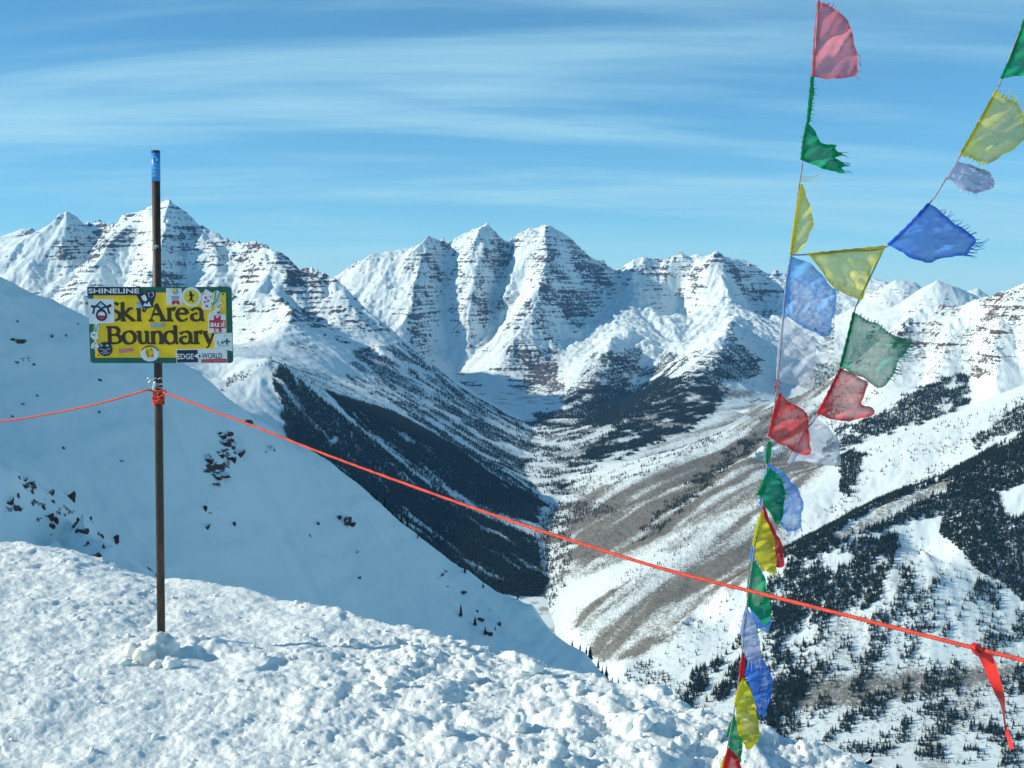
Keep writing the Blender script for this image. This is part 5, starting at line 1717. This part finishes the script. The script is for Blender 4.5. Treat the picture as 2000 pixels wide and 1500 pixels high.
flag([(1545, 500), (1530, 612), (1575, 645), (1622, 660), (1630, 610), (1634, 570), (1598, 528), (1570, 508)], 'pale blue', 'large pale blue flag blowing right over the mountains', hoist=2, seed=5, depth=.006)
flag([(1530, 616), (1518, 745), (1550, 752), (1590, 762), (1592, 700), (1594, 665), (1560, 640)], 'white', 'thin white gauze flag below the pale blue one', hoist=2, seed=6, depth=.003)
flag([(1524, 768), (1502, 852), (1540, 878), (1566, 890), (1583, 888), (1581, 830), (1572, 800), (1550, 792)], 'red', 'light red gauze flag on the vertical string beside the dark red one', hoist=2, seed=7, fray=[((1514, 742), (1526, 748), (-.4, -.3), 9, 10), ((1518, 748), (1514, 765), (.5, .8), 9, 12)])
flag([(1502, 862), (1498, 905), (1503, 903), (1507, 865)], 'deep green', 'small green scrap knotted on the string below the light red flag', billow=.005, seed=8, fray=[((1506, 865), (1500, 900), (.9, .2), 12, 8)])
flag([(1500, 905), (1490, 950), (1485, 985), (1530, 1030), (1545, 1040), (1566, 1034), (1568, 980), (1555, 945), (1530, 922)], 'pale blue', 'blue flag half hidden behind the feathery green one', hoist=3, seed=9, depth=.05, fray=[((1520, 1020), (1566, 1034), (.1, 1), 14, 10)])
flag([(1505, 915), (1482, 965), (1492, 985), (1510, 1015), (1522, 1032), (1532, 985), (1536, 955), (1522, 930)], 'deep green', 'feathery green flag crumpled against the string', hoist=2, seed=10, billow=.02, fray=[((1484, 955), (1480, 975), (-.9, .1), 16, 9), ((1510, 925), (1535, 960), (.8, -.2), 10, 8)])
flag([(1489, 1000), (1471, 1065), (1473, 1090), (1495, 1115), (1518, 1122), (1516, 1080), (1508, 1040)], 'solid yellow', 'yellow flag beside the bright red one halfway down', hoist=2, seed=11, fray=[((1473, 1085), (1515, 1122), (.1, 1), 12, 7)])
flag([(1492, 988), (1502, 1060), (1512, 1106), (1535, 1112), (1528, 1070), (1512, 1030)], 'bright red', 'slim bright red flag hanging beside the yellow one', hoist=2, billow=.012, seed=12, depth=.035)
flag([(1472, 1062), (1468, 1095), (1482, 1112), (1486, 1090)], 'pale blue', 'small blue flag corner above the leaf shaped green flag', billow=.008, seed=13, depth=.03)
flag([(1470, 1092), (1461, 1150), (1463, 1185), (1480, 1208), (1498, 1225), (1506, 1190), (1498, 1145), (1488, 1115)], 'deep green', 'leaf shaped green flag crossed by the orange rope', hoist=3, billow=.02, seed=14, depth=.01)
flag([(1466, 1180), (1478, 1225), (1500, 1238), (1508, 1205), (1500, 1190)], 'pale blue', 'blue flag edge showing under the leaf shaped green flag', billow=.008, seed=15, depth=.05)
flag([(1459, 1185), (1447, 1240), (1450, 1275), (1466, 1300), (1485, 1292), (1486, 1250), (1474, 1215)], 'lilac', 'lilac white striped flag below the leaf shaped green flag', hoist=2, billow=.015, seed=16, fray=[((1462, 1290), (1485, 1290), (0, 1), 10, 14)])
flag([(1472, 1262), (1458, 1320), (1468, 1360), (1482, 1398), (1498, 1390), (1511, 1345), (1503, 1310), (1490, 1285)], 'blue', 'deep blue flag with a purple tint near the snow', hoist=2, billow=.02, seed=17, depth=.03, fray=[((1480, 1390), (1500, 1390), (.1, 1), 8, 10)])
flag([(1452, 1280), (1446, 1325), (1455, 1322), (1460, 1305)], 'bright red', 'small red scrap beside the deep blue flag', billow=.005, seed=18)
flag([(1452, 1325), (1436, 1375), (1440, 1425), (1458, 1470), (1478, 1455), (1484, 1425), (1474, 1370), (1464, 1345)], 'solid yellow', 'bright yellow flag just above the summit snow', hoist=2, billow=.02, seed=19)
flag([(1434, 1400), (1420, 1438), (1424, 1475), (1448, 1492), (1452, 1450), (1444, 1420)], 'deep green', 'dark green flag near the bottom of the vertical string', hoist=2, billow=.015, seed=20, depth=.02)
flag([(1424, 1462), (1414, 1500), (1422, 1540), (1448, 1545), (1450, 1500), (1440, 1478)], 'bright red', 'red flag cut by the bottom edge of the picture', hoist=2, billow=.012, seed=21)
flag([(1416, 1478), (1405, 1520), (1396, 1560), (1412, 1570), (1420, 1520)], 'solid yellow', 'yellow flag at the very bottom of the vertical string', hoist=2, billow=.01, seed=22, depth=.03)
# slanting line
flag([(2002, 38), (1975, 110), (1956, 153), (2000, 148), (2060, 140), (2100, 60), (2050, 20)], 'deep green', 'dark green flag cut by the upper right edge', hoist=3, seed=31)
flag([(1946, 178), (1912, 240), (1876, 302), (1895, 308), (1930, 322), (1970, 298), (2012, 262), (2000, 228), (1985, 200), (1965, 190)], 'yellow', 'yellow net flag on the slanting string at upper right', hoist=3, seed=32, fray=[((1955, 178), (1995, 210), (.6, -.7), 14, 14), ((1880, 300), (1930, 322), (-.2, .7), 16, 7)])
flag([(1872, 316), (1852, 348), (1870, 365), (1905, 377), (1935, 374), (1947, 358), (1930, 335), (1900, 322)], 'lilac', 'grey white torn flag on the slanting string', hoist=2, billow=.02, seed=33, fray=[((1868, 365), (1905, 377), (.2, .9), 8, 12), ((1850, 348), (1825, 385), (.3, .5), 10, 6)])
flag([(1814, 398), (1775, 440), (1735, 478), (1770, 498), (1815, 517), (1850, 500), (1890, 500), (1910, 468), (1870, 440), (1826, 404)], 'blue', 'deep blue kite shaped flag on the slanting string', hoist=3, seed=34, fray=[((1830, 410), (1905, 462), (.7, -.5), 18, 14), ((1908, 468), (1885, 500), (1, .1), 18, 20)])
flag([(1728, 482), (1650, 490), (1580, 497), (1600, 525), (1615, 548), (1650, 575), (1682, 590), (1692, 560), (1704, 528)], 'yellow', 'yellow net flag hung between the two strings', hoist=3, seed=35)
flag([(1668, 610), (1655, 665), (1642, 716), (1690, 742), (1715, 762), (1745, 735), (1758, 700), (1786, 664), (1745, 655), (1715, 635)], 'green', 'large dark green gauze flag with a frayed right edge', hoist=3, seed=36, depth=.02, fray=[((1786, 664), (1740, 745), (.8, .3), 34, 16), ((1675, 612), (1745, 655), (.4, -.8), 20, 6)])
flag([(1642, 720), (1620, 765), (1597, 808), (1630, 820), (1658, 826), (1690, 814), (1714, 806), (1700, 790), (1680, 792), (1697, 745), (1665, 728)], 'red', 'dark red flag folded below the large green one', hoist=3, seed=37, depth=.024)
flag([(1592, 812), (1540, 905), (1560, 900), (1600, 905), (1644, 910), (1640, 865), (1615, 832)], 'white', 'white gauze flag behind the light red one', hoist=2, seed=38, depth=.06)

# ---- lumps of snow
def lump(seed, rough=0.42, sub=3):
    bm = bmesh.new()
    bmesh.ops.create_icosphere(bm, subdivisions=sub, radius=1.0)
    rd = random.Random(seed)
    cut = [(Vector((rd.gauss(0, 1), rd.gauss(0, 1), rd.gauss(0, 1))).normalized(), 0.55 + 0.3 * rd.random()) for _ in range(7)]
    off = rd.random() * 50
    from mathutils import noise as mn
    for v in bm.verts:
        p = v.co.copy()
        for nrm, dd in cut:
            ex = p.dot(nrm) - dd
            if ex > 0:
                p -= nrm * ex * 0.8
        p += v.co * rough * (mn.noise(v.co * 1.8 + Vector((off, 0, 0))) + 0.6 * mn.noise(v.co * 4.5 + Vector((0, off, 0))) + 0.35 * mn.noise(v.co * 10 + Vector((0, 0, off))))
        v.co = p
    for f in bm.faces:
        f.smooth = True
    me = bpy.data.meshes.new('snow_lump')
    bm.to_mesh(me); bm.free()
    return me


LUMPS = [lump(i) for i in range(6)]
for me in LUMPS:
    me.materials.append(M_SNOW)
M_ICE = simple_mat('old_yellowish_snow', (0.86, 0.86, 0.81), 0.6, 0.2, 0.05, 25)
_b = [n_ for n_ in M_ICE.node_tree.nodes if n_.type == 'BSDF_PRINCIPLED'][0]
_b.inputs['Subsurface Weight'].default_value = 0.5; _b.inputs['Subsurface Radius'].default_value = (1, 1, 0.9); _b.inputs['Subsurface Scale'].default_value = 0.012
def snow_at(px, py):
    """point of the summit snow seen at a pixel"""
    ds = np.arange(2.6, 8.5, 0.01)
    q0 = P(px, py, 1.0)
    hit = np.nonzero(q0.z * ds <= snow_height(q0.x * ds, ds))[0]
    if len(hit):
        p = P(px, py, float(ds[hit[0]]))
        return Vector((p.x, p.y, float(snow_height(np.array([p.x]), np.array([p.y]))[0])))
    return P(px, py, 5)


for i, (px, py, w, hgt, lab) in enumerate(((315, 1268, 52, 44, 'rounded block of old snow right at the foot of the pole'), (261, 1282, 30, 40, 'upright slab of old snow left of the pole foot'), (281, 1292, 40, 38, 'warm tinted clod of snow in front of the pole foot'),
                                         (244, 1300, 22, 18, 'small clod at the left end of the heap under the pole'), (336, 1304, 26, 30, 'clod of snow at the right of the heap under the pole'), (308, 1302, 18, 32, 'narrow clod in the middle of the heap under the pole'))):
    me = LUMPS[i % 6].copy()
    me.materials.clear(); me.materials.append(M_ICE if i < 3 else M_SNOW)
    q = snow_at(px, py)
    o = link('snow_block', me, None, q + Vector((0, 0, hgt * K * 0.02)))
    o.scale = (w / 2 * K * 1.25, w / 2 * K * 1.2, hgt / 2 * K * 1.25)
    o.rotation_euler = (0.2 * i, 0.3 * i, i)
    tag(o, lab, 'snow block', 'snow blocks at the pole')
spots = [(1040, 1308, 40, 'pointed clod of snow standing on the crest below the end of the bowl'), (1200, 1385, 58, 'large snow clod on the crest left of the flags'), (912, 1330, 40, 'snow clod on the slope below the crest, left of the pointed one'), (1130, 1352, 34, 'snow clod between the pointed clod and the large one'),
         (1010, 1420, 44, 'rounded snow clod low in the middle foreground'), (1255, 1420, 40, 'snow clod just right of the large one'), (870, 1430, 36, 'snow clod in the middle foreground, left of the rounded one'), (1330, 1460, 40, 'snow clod near the bottom edge left of the flags'), (760, 1340, 30, 'small snow clod on the middle slope'),
         (1090, 1475, 42, 'snow clod at the bottom edge right of the middle'), (690, 1262, 22, 'small snow clod near the middle of the crest'), (1400, 1440, 26, 'small snow clod beside the foot of the flags')]
for i, (px, py, w, lab) in enumerate(spots):
    q = snow_at(px, py)
    k = q.y / FPX
    o = link('snow_clod', LUMPS[(i * 5 + 1) % 6], None, q + Vector((0, 0, 0.12 * w * k)))
    o.scale = (w / 2 * k, w / 2 * k, w / 2.2 * k)
    o.rotation_euler = (i, 0.5 * i, 2 * i)
    tag(o, lab, 'snow clod', 'snow clods on the summit')
# crumbs nobody could count
crumbs_v, crumbs_f = [], []
base = lump(99, 0.3, 1)
bv = [v.co.copy() for v in base.vertices]; bf = [tuple(p.vertices) for p in base.polygons]
cx = rng.uniform(-3.2, 2.0, 2600); cyy = rng.uniform(2.4, 6.6, 2600)
cz = snow_height(cx, cyy); _, cq = snow_base(cx, cyy)
cpx = 1000 + FPX * cx / cyy
for i in range(len(cx)):
    if cq[i] > 1.05 or rng.random() > 0.18 + 0.82 * float(sstep(400, 1000, cpx[i])):
        continue
    r = 0.005 + 0.012 * rng.random() ** 2.5
    b = len(crumbs_v)
    a = rng.random() * 6.28
    ca, sa = math.cos(a), math.sin(a)
    for v in bv:
        crumbs_v.append((cx[i] + r * (v.x * ca - v.y * sa), cyy[i] + r * (v.x * sa + v.y * ca), cz[i] + r * (0.35 + 0.8 * v.z)))
    crumbs_f += [tuple(q + b for q in f) for f in bf]
cr = link('snow_crumbs', mesh_from('snow_crumbs', crumbs_v, crumbs_f, M_SNOW, smooth=True))
cr['kind'] = 'stuff'; tag(cr, 'small loose crumbs of snow strewn over the summit', 'snow crumbs')

# ---- rocks
def rock_mesh(seed, sub=2):
    bm = bmesh.new()
    bmesh.ops.create_icosphere(bm, subdivisions=sub, radius=1.0)
    rd = random.Random(seed)
    cut = [(Vector((rd.gauss(0, 1), rd.gauss(0, 1), rd.gauss(0, .6))).normalized(), 0.35 + 0.4 * rd.random()) for _ in range(12)]
    for v in bm.verts:
        for nrm, dd in cut:
            ex = v.co.dot(nrm) - dd
            if ex > 0:
                v.co -= nrm * ex
        v.co *= 1 + 0.12 * rd.uniform(-1, 1)
    me = bpy.data.meshes.new('rock')
    bm.to_mesh(me); bm.free()
    return me


def mat_rock():
    m, t, out = lap('maroon_rock')
    g = t.new('ShaderNodeNewGeometry')
    pos = g.outputs['Position']
    n = t.noise(pos, 1.2, 5, 0.65)
    c = t.mix(t.ramp(n, 0.3, 0.7), (0.045, 0.030, 0.030), (0.13, 0.065, 0.055))
    sx = t.new('ShaderNodeSeparateXYZ'); t.put(sx.inputs[0], g.outputs['Normal'])
    c = t.mix(t.ramp(t.math('ADD', sx.outputs[2], t.math('MULTIPLY', t.math('SUBTRACT', n, .5), .5)), 0.62, 0.75), c, SNOW)
    principled(t, out, c, 0.9, 0.15)
    return m


M_ROCK = mat_rock()
ROCKS = [rock_mesh(300 + i) for i in range(6)]
for me in ROCKS:
    me.materials.append(M_ROCK)
def rock(px, py, w, h, label, group, tilt=0.0):
    X, Y, Z = flank_point(px, py)
    k = Y / FPX
    o = link('rock_outcrop', random.choice(ROCKS), None, (X, Y, Z))
    o.scale = (w / 2 * k * 1.7, w / 2 * k * 1.4, min(h, 1.15 * w + 2) / 2 * k * 1.8)
    o.rotation_euler = (random.uniform(-.3, .3), tilt + random.uniform(-.2, .2), random.uniform(-.6, .6))
    tag(o, label, 'rock', group)


LEDGE = []
for px, py, w, h in ((415, 855, 26, 8), (432, 851, 22, 10), (442, 866, 22, 18), (446, 848, 16, 8), (428, 888, 24, 9), (404, 896, 14, 12), (412, 902, 18, 9), (428, 906, 16, 7), (452, 900, 18, 10), (458, 908, 14, 12), (472, 888, 14, 14), (436, 926, 22, 8), (422, 934, 18, 8),
                     (405, 962, 24, 18), (424, 950, 14, 6), (402, 995, 10, 10), (456, 1026, 10, 8), (406, 1032, 9, 10), (417, 1066, 8, 8)):
    LEDGE.append((py, px, w, h))
ORD = ['uppermost', 'second', 'third', 'fourth', 'fifth', 'sixth', 'seventh', 'eighth', 'ninth', 'tenth', 'eleventh', 'twelfth', 'thirteenth', 'fourteenth', 'fifteenth', 'sixteenth', 'seventeenth', 'eighteenth', 'lowest']
for i, (py, px, w, h) in enumerate(sorted(LEDGE)):
    lab = '%s dark ledge rock of the outcrop right of the pole' % ORD[i] if i in (0, 18) else '%s dark ledge rock from the top of the outcrop right of the pole' % ORD[i]
    rock(px, py, w, h, lab, 'ledge rocks right of the pole', 0.25)
rr = random.Random(5)
for i in range(84):
    t_ = i / 83
    px = 40 + 185 * t_ + rr.uniform(-50, 8)
    py = 928 + 130 * t_ ** 1.2 + rr.uniform(-4, 44)
    rock(px, py, rr.uniform(5, 15), rr.uniform(5, 13), 'reddish black rock on the rib at the lower left of the shaded slope', 'rocks on the left rib')
for (px, py, w, h), od in zip(sorted(((140, 975, 16, 34), (70, 1045, 12, 20), (95, 1050, 14, 24), (155, 1020, 10, 16), (228, 1055, 10, 20), (5, 1050, 12, 24))), ('leftmost', 'second from left', 'third from left', 'fourth from left', 'fifth from left', 'rightmost')):
    rock(px, py, w, h, od + ' of the larger upright rocks on the rib at lower left', 'upright rocks on the left rib')
LOWR = []
for px, py, w, h in ((675, 1018, 22, 12), (688, 1026, 14, 10), (664, 1012, 10, 8), (710, 1068, 10, 12), (752, 1092, 12, 12), (835, 1105, 12, 12), (925, 1228, 12, 18), (962, 1226, 18, 20), (940, 1212, 12, 8), (955, 1240, 12, 10), (975, 1218, 10, 8)):
    LOWR.append((px, py, w, h))
for i, (px, py, w, h) in enumerate(sorted(LOWR)):
    rock(px, py, w, h, ('leftmost' if i == 0 else 'rightmost' if i == len(LOWR) - 1 else ORD[i] + ' from left') + ' of the dark rocks on the lower right of the bowl', 'rocks on the lower right of the bowl')
for i in range(38):
    px, py = rr.uniform(10, 240), rr.uniform(620, 900)
    if i > 26:
        px, py = rr.uniform(560, 940), 0
        py = 985 + (px - 560) * 0.62 + rr.uniform(-20, 60)
    rock(px, py, rr.uniform(3.5, 9), rr.uniform(3, 6), 'small dark stone speckling the shaded snow slope', 'stones speckling the bowl')
for px, py, w, lab in ((1697, 1487, 17, 'small red brown stone on the snow at the bottom edge, nearer the flags'), (1755, 1497, 22, 'red brown stone at the bottom edge right of the other one')):
    q = snow_at(px, py)
    o = link('summit_stone', ROCKS[2], None, q)
    k = q.y / FPX
    o.scale = (w / 2 * k, w / 2 * k, w / 2 * k)
    o.rotation_euler = (0.4, 0.6, px)
    tag(o, lab, 'stone')
